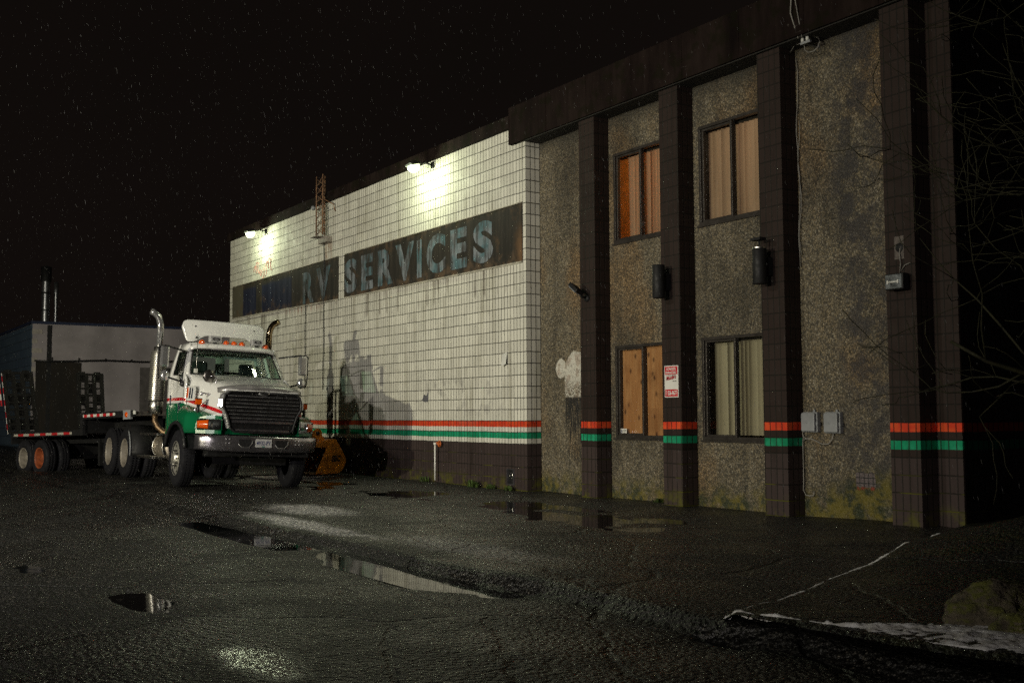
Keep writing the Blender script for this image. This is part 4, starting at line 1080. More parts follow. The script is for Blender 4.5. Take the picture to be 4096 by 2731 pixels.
# windscreen glass and rubber
mb = MB(); mb.smooth = True
mb.grid([[wp(.925*v, .03+.92*k/6)+Vector((.004,0,0)) for v in vv] for k in range(7)])
WS = mb.build('windscreen', M_shield, TR)
mb = MB(); ed = [wp(.925*v,.03) for v in vv] + [wp(.925, .03+.92*k/6) for k in range(1,7)] + [wp(.925*v,.95) for v in vv[::-1]] + [wp(-.925, .95-.92*k/6) for k in range(1,7)]
mb.tube([p+Vector((.012,0,0)) for p in ed], .016, 6); mb.build('rubber_seal', M_black, WS)
mb = MB(); p = wp(-.84,.17); mb.add([wp(-.87,.09)+Vector((.008,0,0)), wp(-.80,.09)+Vector((.008,0,0)), wp(-.80,.24)+Vector((.008,0,0)), wp(-.87,.24)+Vector((.008,0,0))], [(0,1,2,3)]); mb.build('sticker', M_whitepl, WS)
for a, b, c in ((-.35,.10,.35),(.35,.88,.45)):
    mb = MB(); p0 = wp(a,-.03)+Vector((.05,0,0)); p1 = wp(b,.055)+Vector((.03,0,0)); p2 = wp(a+.04,.05)+Vector((.03,0,0)); p3 = wp(b+.02 if b < .5 else .9,.035)+Vector((.03,0,0))
    mb.tube([p0,p2*.5+p1*.5,p1], .009, 6); mb.bar(wp(a-.1,.045)+Vector((.022,0,0)), wp(min(.9,a+.62),.05)+Vector((.022,0,0)), .012, .02); mb.build('wiper', M_black, TR)
# doors
for sg in (-1, 1):
    out = [(-1.195,1.045),(-1.195,2.57),(-.655,2.57),(-.50,2.30),(-.335,1.97),(-.335,1.045)]
    hole = [(-1.06,2.10),(-1.13,2.545),(-.665,2.545),(-.55,2.32),(-.40,1.975)]
    mb = MB(); z_ = [1.045,1.3,1.6,1.9]
    P = lambda a, b, d=.006: Vector((a, sg*(vs_at(b)+d), b))
    # lower part, then strips round the window
    mb.grid([[P(a,b) for a in (-1.195,-.9,-.6,-.335)] for b in (1.045,1.4,1.7,1.96)])
    mb.add([P(-1.195,1.96),P(-.335,1.96),P(-.40,1.975),P(-.62,2.06),P(-1.06,2.10)], [(0,1,2,3,4)] )
    mb.grid([[P(-1.195,b),P(-1.06-(b-2.10)*.157,b)] for b in (1.96,2.10,2.3,2.545,2.57)])
    mb.grid([[P(-1.195,b) for b in (2.545,2.57)], [P(-.655,b) for b in (2.545,2.57)]])
    mb.grid([[P(-.40,1.975),P(-.335,1.965)],[P(-.53,2.26),P(-.49,2.26)],[P(-.665,2.545),P(-.64,2.55)]])
    D = mb.build('door', M_paint, TR, solid=.012)
    mb = MB(); mb.add([P(*q, -.012) for q in ((-1.07,2.09),(-.66,2.06),(-.56,1.98),(-.38,1.96),(-.53,2.26),(-.66,2.55),(-1.14,2.55))], [tuple(range(7))]); mb.build('side_window', M_shield, D, recalc=False)
    hl = [(-1.06,2.10),(-.64,2.075),(-.56,1.99),(-.40,1.975),(-.53,2.26),(-.665,2.545),(-1.13,2.545)]
    mb = MB(); mb.tube([P(*q, .01) for q in hl+hl[:1]], .016, 6); mb.build('window_seal', M_black, D)
    mb = MB(); mb.box(-1.13,-1.085, sg*1.02-.02, sg*1.02+.02, 1.50,1.70); mb.build('handle', M_decal, D, bevel=.01)
    mb = MB(); mb.add([P(*q, .012) for q in ((-.60,1.30),(-.42,1.32),(-.42,1.56),(-.60,1.54))], [(0,1,2,3)]); mb.build('lower_vent', M_decal, D, solid=.006)
    # lower cab skirt
# cab lower skirt
mb = MB()
for sg in (-1, 1): mb.grid([[sd(u, z, sg) for u in (-1.37,-.9,-.66)] for z in (.86,.99)])
mb.each('cab_skirt', M_paint, TR, solid=.02)
# interior
mb = MB(); mb.box(-1.34,-.30,-.95,.95,1.05,1.10); mb.box(-.55,-.28,-.92,.92,1.6,2.02); mb.box(-1.35,-1.33,-.95,.95,1.1,2.05); mb.build('interior', M_interior, TR)
for v in (-.48,.48):
    mb = MB(); mb.box(-1.22,-1.08,v-.24,v+.24,1.55,2.16); mb.box(-1.20,-.75,v-.25,v+.25,1.45,1.58)
    mb.box(-1.22,-1.11,v-.16,v+.16,2.17,2.40); mb.build('seat', M_seat, TR, bevel=.05)
mb = MB(); st = [(-.62+.10*math.sin(a)*.5,.48+.21*math.cos(a),2.02+.18*math.sin(a)) for a in [2*PI*k/24 for k in range(25)]]; mb.tube(st, .014, 8); mb.bar((-.62,.27,2.02),(-.62,.69,2.02),.03); mb.bar((-.62,.48,2.02),(-.45,.48,1.9),.05); mb.build('steering_wheel', M_black, TR)
# roof lights
for v in (-.62,-.16,0.0,.16,.66):
    mb = MB(); mb.sphere((0,0,0), 1, 14, 8, (.085,.062,.058)); q = mb.build('marker_light', M_amber, TR, loc=(-.60-.12*v*v,v,2.745-.03*v*v))
for v in (-.38,.46):
    mb = MB(); mb.box(-.075,.05,-.115,.115,.02,.145); q = mb.build('work_light', plain('satin_chrome', (.56,.56,.56), .3, .45, var=.15), TR, loc=(-.58,v,2.725), bevel=.012)
    mb = MB(); mb.lathe([(.046,.0),(.052,.006),(.046,.012),(.040,.006),(.046,0)], (.052,0,.085), 'x', 20); mb.bar((.056,-.04,.075),(.056,.04,.095),.006,.02); e = mb.build('lens_emblem', M_dark, q); e.scale = (1,1.4,.62); e.location=(0,0,.032)
    mb = MB(); mb.box(-.03,.03,-.03,.03,-.03,.02); mb.build('foot', M_black, q)
# roof air deflector
mb = MB(); mb.smooth = True; W_ = .86; cols = [(-W_+2*W_*q/48) for q in range(49)]
rows = []
def dtop(v): d = max(0, (abs(v)-(W_-.15))/.15); return 3.215-.15*(1-math.sqrt(max(0,1-d*d)))
def dbot(v): a = abs(v); return 2.775 + .135*(1-sst(a,.40,.74)) + .04*(max(0,(a-(W_-.05))/.05)**2)
for k in range(11):
    s = k/10; row = []
    for v in cols:
        z = dbot(v)+(dtop(v)-dbot(v))*s
        row.append(Vector((-1.02-.12*(v/W_)**2-.30*(z-2.78), v*(1-.085*(1-s)), z)))
    rows.append(row)
mb.grid(rows); RD = mb.build('roof_deflector', M_cabwhite, TR, solid=.018)
mb = MB()
for v in (-.6,.6): mb.tube([(-1.06,v,2.87),(-1.30,v,2.76)], .015, 6); mb.tube([(-1.16,v,3.1),(-1.38,v,2.74)], .015, 6)
mb.each('deflector_strut', M_black, RD)
# mirrors
for sg in (-1, 1):
    MR = bpy.data.objects.new('mirror', None); COL.objects.link(MR); MR.parent = TR; 
    yy = sg*(1.40 if sg < 0 else 1.36); u0 = -.36
    mb = MB(); mb.box(u0-.055,u0+.06,yy-.08,yy+.08,2.20,2.59); mb.build('mirror_head', M_chrome, MR, bevel=.035)
    mb = MB(); mb.box(u0-.062,u0-.056,yy-.068,yy+.068,2.23,2.56); mb.build('mirror_glass', M_decal, MR)
    mb = MB(); mb.sphere((u0,yy-sg*.02,2.04), 1, 14, 10, (.07,.085,.105)); mb.build('convex_mirror', M_chrome, MR)
    mb = MB(); mb.tube([(-.58,sg*.93,2.53),(u0-.02,yy-sg*.05,2.60),(u0-.02,yy+sg*.09,2.585)], .018, 8); mb.tube([(u0-.0,yy+sg*.105,2.6),(u0,yy+sg*.115,2.2),(u0,yy+sg*.08,1.97)], .013, 6)
    mb.tube([(-.33,sg*1.02,1.93),(u0,yy-sg*.12,2.0),(u0,yy,2.06)], .018, 8); mb.sphere((-.33,sg*1.04,1.90), .055, 10, 8)
    mb.build('mirror_arm', M_black, MR)
# hood mirrors: the near side one shows as a disc, the far one is hidden behind the nose
for sg in (-1,):
    HM = bpy.data.objects.new('hood_mirror', None); COL.objects.link(HM); HM.parent = TR
    c = Vector((.56, sg*.83, 2.03))
    mb = MB(); mb.lathe([(.0,.05),(.06,.045),(.10,.03),(.118,.006),(.112,0),(.0,-.004)], c, 'x', 26); mb.build('mirror_disc', plain('mirror_back', (.16,.15,.14), .28, .9, var=.5, vs=9), HM)
    mb = MB(); mb.tube([c+Vector((.05,0,.0)), c+Vector((.07,.10,.0)), (.60,sg*.70,1.99), (.62,sg*.715,1.9), (.66,sg*.80,1.35)], .010, 6)
    mb.tube([(.64,sg*.755,1.66),(.46,sg*1.02,1.42)], .009, 6); mb.tube([(.66,sg*.72,1.70),(.95,sg*.70,1.66)], .009, 6); mb.tube([(.62,sg*.76,1.69),(.60,sg*.98,1.72)], .014, 6); mb.sphere((.60,sg*.96,1.70), .035, 8, 6); mb.sphere((.46,sg*1.02,1.405), .035, 8, 6); mb.sphere((.66,sg*.80,1.34), .04, 8, 6)
    mb.build('mirror_stalk', M_chromed, HM)
mb = MB(); mb.tube([(-.12,-.86,2.05),(-.34,-.80,2.85)], .0055, 5); mb.build('antenna', M_alu, TR)
# exhaust stacks
M_perf = NT('perforated_shield'); X, Y, Z = M_perf.xyz()
an = M_perf.m('MULTIPLY', M_perf.m('ARCTAN2', Y, X), 9.5); rowi = M_perf.m('DIVIDE', Z, .042)
off = M_perf.m('MULTIPLY', M_perf.m('MODULO', M_perf.m('FLOOR', rowi), 2.0), .5)
fa = M_perf.m('ABSOLUTE', M_perf.m('SUBTRACT', M_perf.m('FRACT', M_perf.m('ADD', M_perf.m('DIVIDE', an, 1.9), M_perf.m('ADD', off, 20))), .5)); fz = M_perf.m('ABSOLUTE', M_perf.m('SUBTRACT', M_perf.m('FRACT', rowi), .5))
hole = M_perf.m('MULTIPLY', M_perf.ss(fa, .40, .33), M_perf.ss(fz, .34, .26))
M_perf.set(base=M_perf.mix(hole, (.46,.44,.38), (.012,.012,.012)), metal=M_perf.m('MULTIPLY', M_perf.m('SUBTRACT', 1, hole), .75), rough=.3)
for sg in (-1, 1):
    ST = bpy.data.objects.new('exhaust_stack', None); COL.objects.link(ST); ST.parent = TR; ST.location = (-1.74 if sg < 0 else -1.60, -1.13 if sg < 0 else 1.09, 0)
    o = sg
    mb = MB(); mb.tube([(0,0,2.62),(0,0,3.10),(0,o*.02,3.2),(0,o*.06,3.28),(0,o*.14,3.345),(0,o*.20,3.37)], .062, 14, cap=False); mb.build('pipe', M_chrome if sg < 0 else plain('bronzed_chrome', (.30,.23,.14), .2, 1, var=.3), ST, solid=.006)
    mb = MB(); mb.lathe([(.150,1.60),(.153,2.50),(.130,2.58)], (0,0,0), 'z', 28); mb.build('muffler_shield', M_perf.mat, ST)
    mb = MB(); mb.lathe([(.07,1.33),(.138,1.335),(.14,1.58),(.12,1.60)], (0,0,0), 'z', 24); mb.build('muffler_can', M_alu, ST); mb = MB(); mb.lathe([(.10,2.5),(.10,2.66),(.06,2.68)], (0,0,0), 'z', 20); mb.build('muffler_neck', M_alu, ST)
    mb = MB(); mb.tube([(0,0,1.34),(0,0,1.2),(.05,-o*.05,1.08),(.16,-o*.14,.98),(.3,-o*.3,.92)], .055, 10); mb.build('elbow', plain('heat_stained_pipe', (.20,.13,.07), .45, .7, var=.4), ST)
mb = MB(); mb.box(-1.66,-1.44,-1.0,1.0,1.25,1.31); mb.box(-1.66,-1.44,-1.0,1.0,2.2,2.24)
for v in (-.9,.9): mb.box(-1.6,-1.54,v-.03,v+.03,1.0,2.24)
mb.build('stack_mount', M_dark, TR)
# chassis, fifth wheel, tank, steps
mb = MB()
for v in (-.42,.42): mb.box(-5.3,1.0,v-.045,v+.045,.72,.97)
for u in (-5.25,-4.4,-3.5,-2.4,-1.5,.9): mb.box(u-.05,u+.05,-.40,.40,.76,.93)
mb.box(-4.9,-3.9,-.45,.45,.98,1.10); mb.box(-.15,.15,-.9,.9,.42,.55); mb.box(-3.80,-3.60,-.9,.9,.42,.60); mb.box(-5.14,-4.94,-.9,.9,.42,.60)
mb.box(.85,1.12,-.95,.95,.60,.95); mb.box(-1.36,-.7,-.6,.6,.72,1.0)
mb.build('chassis', M_dark, TR)
for sg in (-1, 1):
    mb = MB(); mb.lathe([(0,-.52),(.24,-.50),(.27,-.46),(.27,.46),(.24,.50),(0,.52)], (-1.40, sg*.86, .70), 'x', 28); FT = mb.build('fuel_tank', plain('stained_aluminium', (.42,.37,.30), .42, .8, var=.45, vs=4), TR)
    mb = MB()
    for u in (-1.72,-1.05): mb.tube([(u, sg*.86+.285*math.cos(a), .70+.285*math.sin(a)) for a in [2*PI*k/24 for k in range(25)]], .018, 6)
    mb.each('strap', M_alu, FT)
    for z, u0, u1 in ((.935,-1.98,-.76),(.49,-2.12,-.98)):
        mb = MB(); mb.box(u0,u1,sg*1.2-.14 if sg < 0 else sg*1.2-.10,sg*1.2+.10 if sg < 0 else sg*1.2+.14,z-.022,z+.022); mb.build('step', M_alu, TR, bevel=.006)
    mb = MB(); mb.bar((-1.86,sg*1.15,.92),(-1.74,sg*1.12,.72),.05); mb.bar((-1.0,sg*1.15,.92),(-.94,sg*1.12,.55),.04); mb.box(-.98,-.74,sg*.7-.25,sg*1.0+.25*sg if sg > 0 else sg*.7+.25,.40,.86); mb.build('step_bracket', M_dark, TR)
# mudguards over the drive wheels
mb = MB(); mb.smooth = True
for sg in (-1, 1):
    arc = [(-3.70+.60*math.cos(a), .51+.60*math.sin(a)) for a in [PI*(-.02+.62*k/14) for k in range(15)]]
    mb.grid([[Vector((u, v, z)) for u, z in arc] for v in (sg*.66, sg*1.22)])
mb.each('mudguard', M_dark, TR, solid=.014)
mb = MB()
for sg in (-1, 1):
    arc = [(-3.70+.61*math.cos(a), sg*1.22, .51+.61*math.sin(a)) for a in [PI*(-.02+.30*k/10) for k in range(11)]]; mb.tube(arc, .014, 6)
mb.each('mudguard_edge', M_grey, TR)

# wheels
TYP = [(.29,-.10),(.30,-.125),(.36,-.138),(.46,-.138),(.503,-.118),(.515,-.09),(.515,.09),(.503,.118),(.46,.138),(.36,.138),(.30,.125),(.29,.10)]
def tyre_mesh(k=1.0, w=1.0):
    mb = MB(); mb.lathe([(r*k, a*w) for r, a in TYP], (0,0,0), 'y', 48)
    for i in range(60):
        t = 2*PI*i/60
        for y in (-.07,.0,.07):
            p = Vector((math.cos(t)*.514*k, y*w, math.sin(t)*.514*k)); q = Vector((math.cos(t+.05)*.514*k, y*w, math.sin(t+.05)*.514*k)); mb.bar(p, q, .045*w, .014, up=p)
    return mb
def wheel_front(loc, sg, steer):
    w = bpy.data.objects.new('front_wheel', None); COL.objects.link(w); w.parent = TR; w.location = loc; w.rotation_euler = (0,0,steer)
    tyre_mesh().build('tyre', M_tyre, w)
    s = sg
    mb = MB(); mb.lathe([(.297,s*.10),(.302,s*.128),(.285,s*.130),(.27,s*.10),(.255,s*.075),(.215,s*.085),(.16,s*.105),(.115,s*.11),(.105,s*.115),(.10,s*.16),(.085,s*.175),(0,s*.18)], (0,0,0), 'y', 48); mb.m = 1
    for k in range(10):
        a = 2*PI*k/10+.15; c = Vector((.222*math.cos(a), s*.082, .222*math.sin(a))); e1 = Vector((math.cos(a)*.95, s*.20, math.sin(a)*.95)).normalized()*0.030; e2 = Vector((-math.sin(a),0,math.cos(a)))*.027
        mb.add([c + e1*math.cos(b)+e2*math.sin(b)+Vector((0,s*.006,0)) for b in [2*PI*j/12 for j in range(12)]], [tuple(range(12))])
    mb.v = [(x*1.07, y, z*1.07) for x, y, z in mb.v]; R_ = mb.build('rim', [M_alurim, M_black], w)
    mb = MB()
    for k in range(10):
        a = 2*PI*k/10; mb.tube([(.143*math.cos(a), s*.10, .143*math.sin(a)), (.143*math.cos(a), s*.155, .143*math.sin(a))], .017, 6)
    mb.each('lug_nut', M_dark, R_)
wheel_front((0,-1.06,.515), -1, math.radians(-3)); wheel_front((0,1.06,.515), 1, math.radians(-3))
def wheel_rear(parent, loc, sg, k=1.0, rim=None, name='rear_wheel'):
    w = bpy.data.objects.new(name, None); COL.objects.link(w); w.parent = parent; w.location = loc
    s = sg; rim = rim or M_steelrim
    a = tyre_mesh(k); b = tyre_mesh(k); o = len(a.v)
    a.v = [(x, y+s*.02, z) for x, y, z in a.v]
    for i in range(1):
        a.add([(x, y-s*.31, z) for x, y, z in b.v], b.f)
    a.sm = [True]*len(a.f); a.mi = [0]*len(a.f)
    a.build('tyre', M_tyre, w)
    mb = MB(); mb.lathe([(r*k, y) for r, y in [(.297,s*.12),(.303,s*.148),(.288,s*.150),(.272,s*.12),(.262,s*.02),(.250,-s*.03),(.20,-s*.055),(.15,-s*.055),(.13,-s*.02),(.12,s*.07),(.10,s*.085),(0,s*.09)]], (0,0,0), 'y', 44); mb.build('rim', rim, w)
    return w
for u in (-3.70, -5.04):
    for sg in (-1, 1): wheel_rear(TR, (u, sg*1.05, .515), sg)

# ---------------------------------------------------------------- trailer
TL = empty('flatbed_trailer', (-8.8, -3.65, 0), 'dark equipment trailer with folded ramps and red and white tape behind the truck', 'trailer', rot=(0, math.radians(-1.5), math.radians(13.5)))
mb = MB(); mb.box(-1.72, .75, -1.22, 1.22, 1.33, 1.42); mb.build('upper_deck', M_deckwood, TL)
mb = MB(); mb.box(-5.45,-1.66,-1.22,1.22,.985,1.055); mb.build('lower_deck', M_deckwood, TL)
mb = MB()
for sg in (-1, 1):
    mb.box(-1.70,.75,sg*1.235-.015,sg*1.235+.015,1.31,1.45); mb.box(-5.45,-1.70,sg*1.235-.015,sg*1.235+.015,.955,1.085); mb.box(-1.72,-1.6,sg*1.2-.06,sg*1.2+.06,.955,1.42)
    mb.box(-5.3,.3,sg*.45-.06,sg*.45+.06,.78,.98); mb.box(-1.66,.4,sg*.45-.05,sg*.45+.05,1.05,1.33)
mb.box(-1.66,-1.6,-1.2,1.2,1.0,1.33); mb.box(-5.5,-5.44,-1.24,1.24,.80,1.07)
for x in (-4.95,-4.05): mb.box(x-.06,x+.06,-.95,.95,.40,.52); mb.box(x-.1,x+.1,-.5,.5,.5,.8)
for v in (-.5,.5): mb.box(-2.3,-2.2,v-.05,v+.05,.25,1.0)
mb.build('frame', M_dark, TL)
mb = MB(); mb.box(-1.61,-.10,-1.255,-1.252,1.355,1.415); mb.build('reflective_tape', M_tape, TL)
mb = MB(); mb.box(-5.30,-2.15,-1.255,-1.252,.985,1.04); mb.build('reflective_tape', M_tapel, TL)
mb = MB(); mb.box(.28,.58,-1.27,-1.20,1.26,1.46); LB = mb.build('light_box', M_grey, TL, bevel=.008)
mb = MB(); mb.lathe([(0,-.025),(.045,-.02),(.06,-.005)], (.43,-1.268,1.36), 'y', 16); mb.build('marker_light', M_amber, LB)
mb = MB(); mb.box(.70,.80,-1.26,-1.25,1.36,1.44); mb.build('decal', M_whitepl, TL)
for u, rm in ((-4.95, M_steelrim), (-4.05, M_rustrim)):
    for sg in (-1, 1): wheel_rear(TL, (u, sg*1.02, .45), sg, .84, rm, 'trailer_wheel')
# ramps folded upright at the rear
M_mesh = plain('ramp_steel', (.008,.0075,.007), .7, .1, var=.4, spec=.3)
for v0, v1, lab in ((-1.30,-.62,None),(.50,1.14,None)):
    mb = MB(); z0, z1 = 1.05, 2.62; xr = -5.42
    def Q(v, z, d=0): return Vector((xr-.10*(z-z0)+d, v + (.0 if v0 > 0 else -.08*(z-z0)), z))
    for v in (v0, v0+(v1-v0)*.34, v0+(v1-v0)*.67, v1): mb.bar(Q(v,z0), Q(v,z1), .055, .09, up=(0,1,0))
    for k in range(9): z = z0+.05+k*(z1-z0-.08)/8; mb.bar(Q(v0,z), Q(v1,z), .06, .05)
    for k in range(44): z = z0+.03+k*(z1-z0-.06)/43; mb.bar(Q(v0,z,.01), Q(v1,z,.01), .012, .012)
    for k in range(5):
        for cc in range(3):
            if (k*3+cc) % 2 == 0 or v0 < 0 and k in (0, 2):
                a = v0+(v1-v0)*(cc*.333+.02); b = v0+(v1-v0)*(cc*.333+.31); za = z0+.1+k*.31
                mb.add([Q(a,za,-.02),Q(b,za,-.02),Q(b,za+.27,-.02),Q(a,za+.27,-.02)], [(0,1,2,3)])
    RP = mb.build('ramp', M_mesh, TL)
    if v0 < 0:
        mb = MB(); mb.bar(Q(v0-.035,z0+.0), Q(v0-.035,z1-.05), .035, .012); mb.bar(Q(v0-.09,z0+.7,-.1), Q(v0-.09,z1-.15,-.1), .03, .012); mb.build('reflective_tape', M_tapez, RP)

# ---------------------------------------------------------------- excavator bucket
BK = empty('excavator_bucket', (-7.0, -.60, 0), 'orange excavator bucket lying beside the truck against the wall', 'excavator bucket', rot=(0,0,math.radians(4)))
M_bucket = plain('bucket_orange', (.62, .20, .010), .55, var=.5, vs=4, bump=.2, bs=10)
M_bucketd = plain('bucket_worn_inside', (.16, .065, .012), .65, var=.7, vs=5, bump=.3, bs=10)
# side plates in the y-z plane, pulled along -x
side = [(.02,.79),(.14,.80),(.215,.69),(.30,.55),(.395,.37),(.40,.28),(.33,.12),(.22,.03),(-.36,.02),(-.30,.10),(.0,.62)]
mb = MB()
for x0 in (0.0, -.92): mb.prism(side, lambda a,b: Vector((x0,a,b)), lambda a,b: Vector((x0-.035,a,b)))
mb.prism([(-.01,.80),(.13,.80),(-.18,.07),(-.38,.02)], lambda a,b: Vector((.018,a,b)), lambda a,b: Vector((.001,a,b)))
S_ = mb.each('side_plate', M_bucket, BK, bevel=.006)[-1]
shell = [(-.34,.035),(.21,.035),(.32,.13),(.385,.28),(.38,.37),(.285,.55),(.20,.69),(.13,.785),(.02,.775)]
mb = MB(); mb.smooth = True; mb.grid([[Vector((x, a, b)) for a, b in shell] for x in (-.02,-.3,-.6,-.93)]); mb.build('shell', M_bucketd, BK, solid=.03)
mb = MB(); mb.prism([(.02,.80),(.02,.62),(-.40,.62),(-.45,.66),(-.30,.74)], lambda a,b: Vector((-.04,a,b)), lambda a,b: Vector((-.90,a,b))); mb.build('top_plate', M_bucket, BK, bevel=.006)
mb = MB()
for x in (-.18,-.62):
    for cy in (-.22,-.42):
        pts = [(cy+.105*math.cos(a), .93+.105*math.sin(a)) for a in [PI*(-.1+1.2*k/12) for k in range(13)]] + [(cy-.14,.72),(cy+.22,.72)]
        mb.prism(pts, lambda a,b: Vector((x,a,b)), lambda a,b: Vector((x-.05,a,b)))
EA = mb.each('ear', M_bucket, BK, bevel=.004)[0]
mb = MB()
for cy in (-.22,-.42): mb.lathe([(0,.0),(.045,.0),(.05,-.006)], (-.176,cy,.93), 'x', 16)
mb.each('pin_bore', M_black, EA)
mb = MB(); put_text(mb, 'SEC', (.004,.03,.30), (0,1,0), (0,0,1), .235, .135, .05, .25); mb.build('lettering', M_inkb, S_)
mb = MB()
for k in range(5): mb.box(-.90+k*.2,-.80+k*.2,-.52,-.34,.02,.06)
mb.box(-.93,0,-.40,-.34,.02,.05); mb.build('cutting_edge', M_rust, BK)
# steel plate under the bucket
mb = MB(); mb.box(-.5,.45,-1.35,.55,.0,.03); o = mb.build('steel_plate', M_chromed, None, loc=(-7.2,-.85,-.035)); tag(o, 'pale metal sheet lying flat under the orange bucket', 'sheet')

# ---------------------------------------------------------------- neighbouring building
NB = empty('neighbour_building', (-36, -1.95, 0), 'low pale neighbouring building with blue brick side wall behind the trailer', 'building')
M_nbw = plain('pale_stucco', (.40, .37, .38), .8, var=.22, vs=.8)
t = NT('blue_brick'); X, Y, Z = t.xyz()
br = t.n.new('ShaderNodeTexBrick'); t.l.new(t.comb(X, Z, 0), br.inputs['Vector']); br.inputs['Scale'].default_value = 1; br.inputs['Brick Width'].default_value = .8; br.inputs['Row Height'].default_value = .40; br.inputs['Mortar Size'].default_value = .012
br.inputs['Color1'].default_value = (.075,.115,.165,1); br.inputs['Color2'].default_value = (.055,.09,.14,1); br.inputs['Mortar'].default_value = (.02,.03,.045,1)
t.set(base=br.outputs[0], rough=.7); M_blue = t.mat
mb = MB(); mb.box(-14,0,.012,18,-.5,5.45); mb.build('front_wall', M_nbw, NB)
mb = MB(); mb.box(-14,-.02,-.02,.010,-.5,5.42)
mb.build('side_wall', M_blue, NB)
mb = MB()
for k in range(7): mb.box(-.06,.012,.0,.22 if k%2 else .42,5.2-k*.42-.2,5.2-k*.42)
mb.each('corner_block', plain('pale_block', (.46,.43,.38), .8), NB)
mb = MB(); mb.box(-14,.05,-.06,18,5.44,5.56); mb.build('roof_edge', plain('navy_flashing', (.02,.03,.07), .5), NB)
mb = MB(); mb.box(.002,.04,.62,.80,-.5,5.4); mb.build('downpipe', M_black, NB)
mb = MB(); mb.box(.003,.035,.17,2.08,-.3,3.76)
for k in range(6): mb.box(.036,.042,.17,2.08,.3+k*.6,.32+k*.6)
t = NT('rusty_door'); n = t.noise(1.0, t.scale(t.coord(), (2, 2, .4)), detail=7)
M_rdoor = t.set(base=t.ramp(n, [(.3,(.008,.0065,.0045)),(.6,(.018,.014,.009)),(.8,(.03,.02,.011))]), rough=.7)
mb.build('overhead_door', M_rdoor, NB)
mb = MB(); mb.box(.003,.03,4.68,6.2,-.3,3.6); mb.build('door', plain('grey_door', (.13,.12,.115), .7), NB)
mb = MB(); mb.tube([(.10,.1+k*.75,3.80+.012*k-.03*math.sin(k*1.2)) for k in range(10)], .045, 8)
for k in range(6): mb.bar((.0,.8+k*1.15,3.83),(.12,.8+k*1.15,3.83),.03); mb.bar((.1,.8+k*1.15,3.83),(.1,.8+k*1.15,3.97),.03)
mb.build('conduit', M_black, NB)
mb = MB()
for yy, zz, a, b in ((3.1,1.35,.75,.35),(3.75,1.15,.7,.22),(2.85,1.02,.5,.12)): mb.add([(.014, yy+a*(math.cos(q)*.5+.06*math.sin(3*q)), zz+b*math.sin(q)*.5) for q in [2*PI*k/14 for k in range(14)]], [tuple(range(14))])
mb.build('stain', plain('damp_stain', (.12,.11,.09), .8), NB)
mb = MB()
for pts in (((1.9,1.9),(2.0,1.75),(1.98,1.55),(1.9,1.35)), ((1.98,1.55),(2.1,1.4),(2.12,1.28)), ((1.93,1.8),(2.05,1.7),(2.16,1.6))): mb.tube([(.016, y+.35, z) for y, z in pts], .045, 5)
mb.build('graffiti', M_inkb, NB)
M_stack = plain('galvanised_flue', (.30,.31,.33), .35, .9, var=.4, vs=3)
for y, r, z1, lab in ((.88,.185,8.25,'wide galvanised flue on the neighbouring roof'), (1.33,.08,7.56,'thin flue pipe beside the wide flue')):
    f = empty('flue', (-38, -1.95+y-.0, 5.4), lab, 'flue', group='flues on the neighbouring roof')
    h = z1-5.4
    mb = MB(); mb.lathe([(r,0),(r,h)], (0,0,0), 'z', 20); mb.build('pipe', M_stack, f)
    mb = MB(); mb.lathe([(r+.012,h*.28),(r+.012,h*.30)], (0,0,0), 'z', 20); mb.lathe([(r+.012,h*.56),(r+.012,h*.59)], (0,0,0), 'z', 20)
    mb.lathe([(r*1.25,h*.76),(r*1.28,h*1.0),(0,h*1.02)], (0,0,0), 'z', 20); mb.each('band', M_stack if r < .1 else M_dark, f)

# ---------------------------------------------------------------- boulders, snow, tree
def boulder(loc, sc, seed, label):
    t = NT('mossy_rock'); n = t.noise(5, detail=8, rough=.7); X, Y, Z = t.xyz()
    c = t.ramp(n, [(.3,(.03,.026,.018)),(.5,(.18,.15,.10)),(.7,(.45,.38,.27))])
    g = t.n.new('ShaderNodeNewGeometry'); up = t.xyz(g.outputs['Normal'])[2]
    mo = t.m('MULTIPLY', t.ss(up, .1, .6), t.ss(t.noise(7, detail=6), .40, .55))
    c = t.mix(t.m('MULTIPLY', mo, .85), c, t.mix(t.noise(30), (.03,.045,.006), (.30,.31,.045)))
    t.set(base=c, rough=.65, normal=t.bump(t.m('ADD', t.noise(14, detail=9, rough=.75), t.m('MULTIPLY', t.noise(60, detail=4), .4)), 1.0, .05))
    bm = bmesh.new(); bmesh.ops.create_icosphere(bm, subdivisions=6, radius=1)
    for v in bm.verts:
        p = v.co.copy(); d = 1 + .22*noise.noise(p*1.1+Vector((seed,0,0))) + .10*noise.noise(p*2.7+Vector((seed,3,0))) + .05*noise.noise(p*6+Vector((0,seed,0))) + .03*noise.noise(p*15+Vector((0,seed,2))) - .06*max(0, .12-abs(noise.noise(p*2.2+Vector((9,seed,0)))))/.12
        v.co = Vector((p.x*d*sc[0], p.y*d*sc[1], p.z*d*sc[2]))
    me = bpy.data.meshes.new('boulder'); bm.to_mesh(me); bm.free(); me.materials.append(t.mat)
    for p in me.polygons: p.use_smooth = True
    o = bpy.data.objects.new('boulder', me); COL.objects.link(o); o.location = loc; o.rotation_euler = (0,0,seed)
    return tag(o, label, 'boulder', 'mossy boulders on the verge')
boulder((12.10,-5.02,.16), (.27,.22,.225), 1.3, 'larger moss topped boulder on the snowy verge')
boulder((12.42,-5.28,.13), (.16,.15,.135), 4.1, 'smaller dark boulder in front of the mossy one')
boulder((12.62,-4.55,.20), (.22,.2,.15), 6.2, 'dark boulder behind the mossy one at the right edge')
boulder((12.06,-5.42,.11), (.07,.05,.04), 2.2, 'fist sized stone poking from the snow')
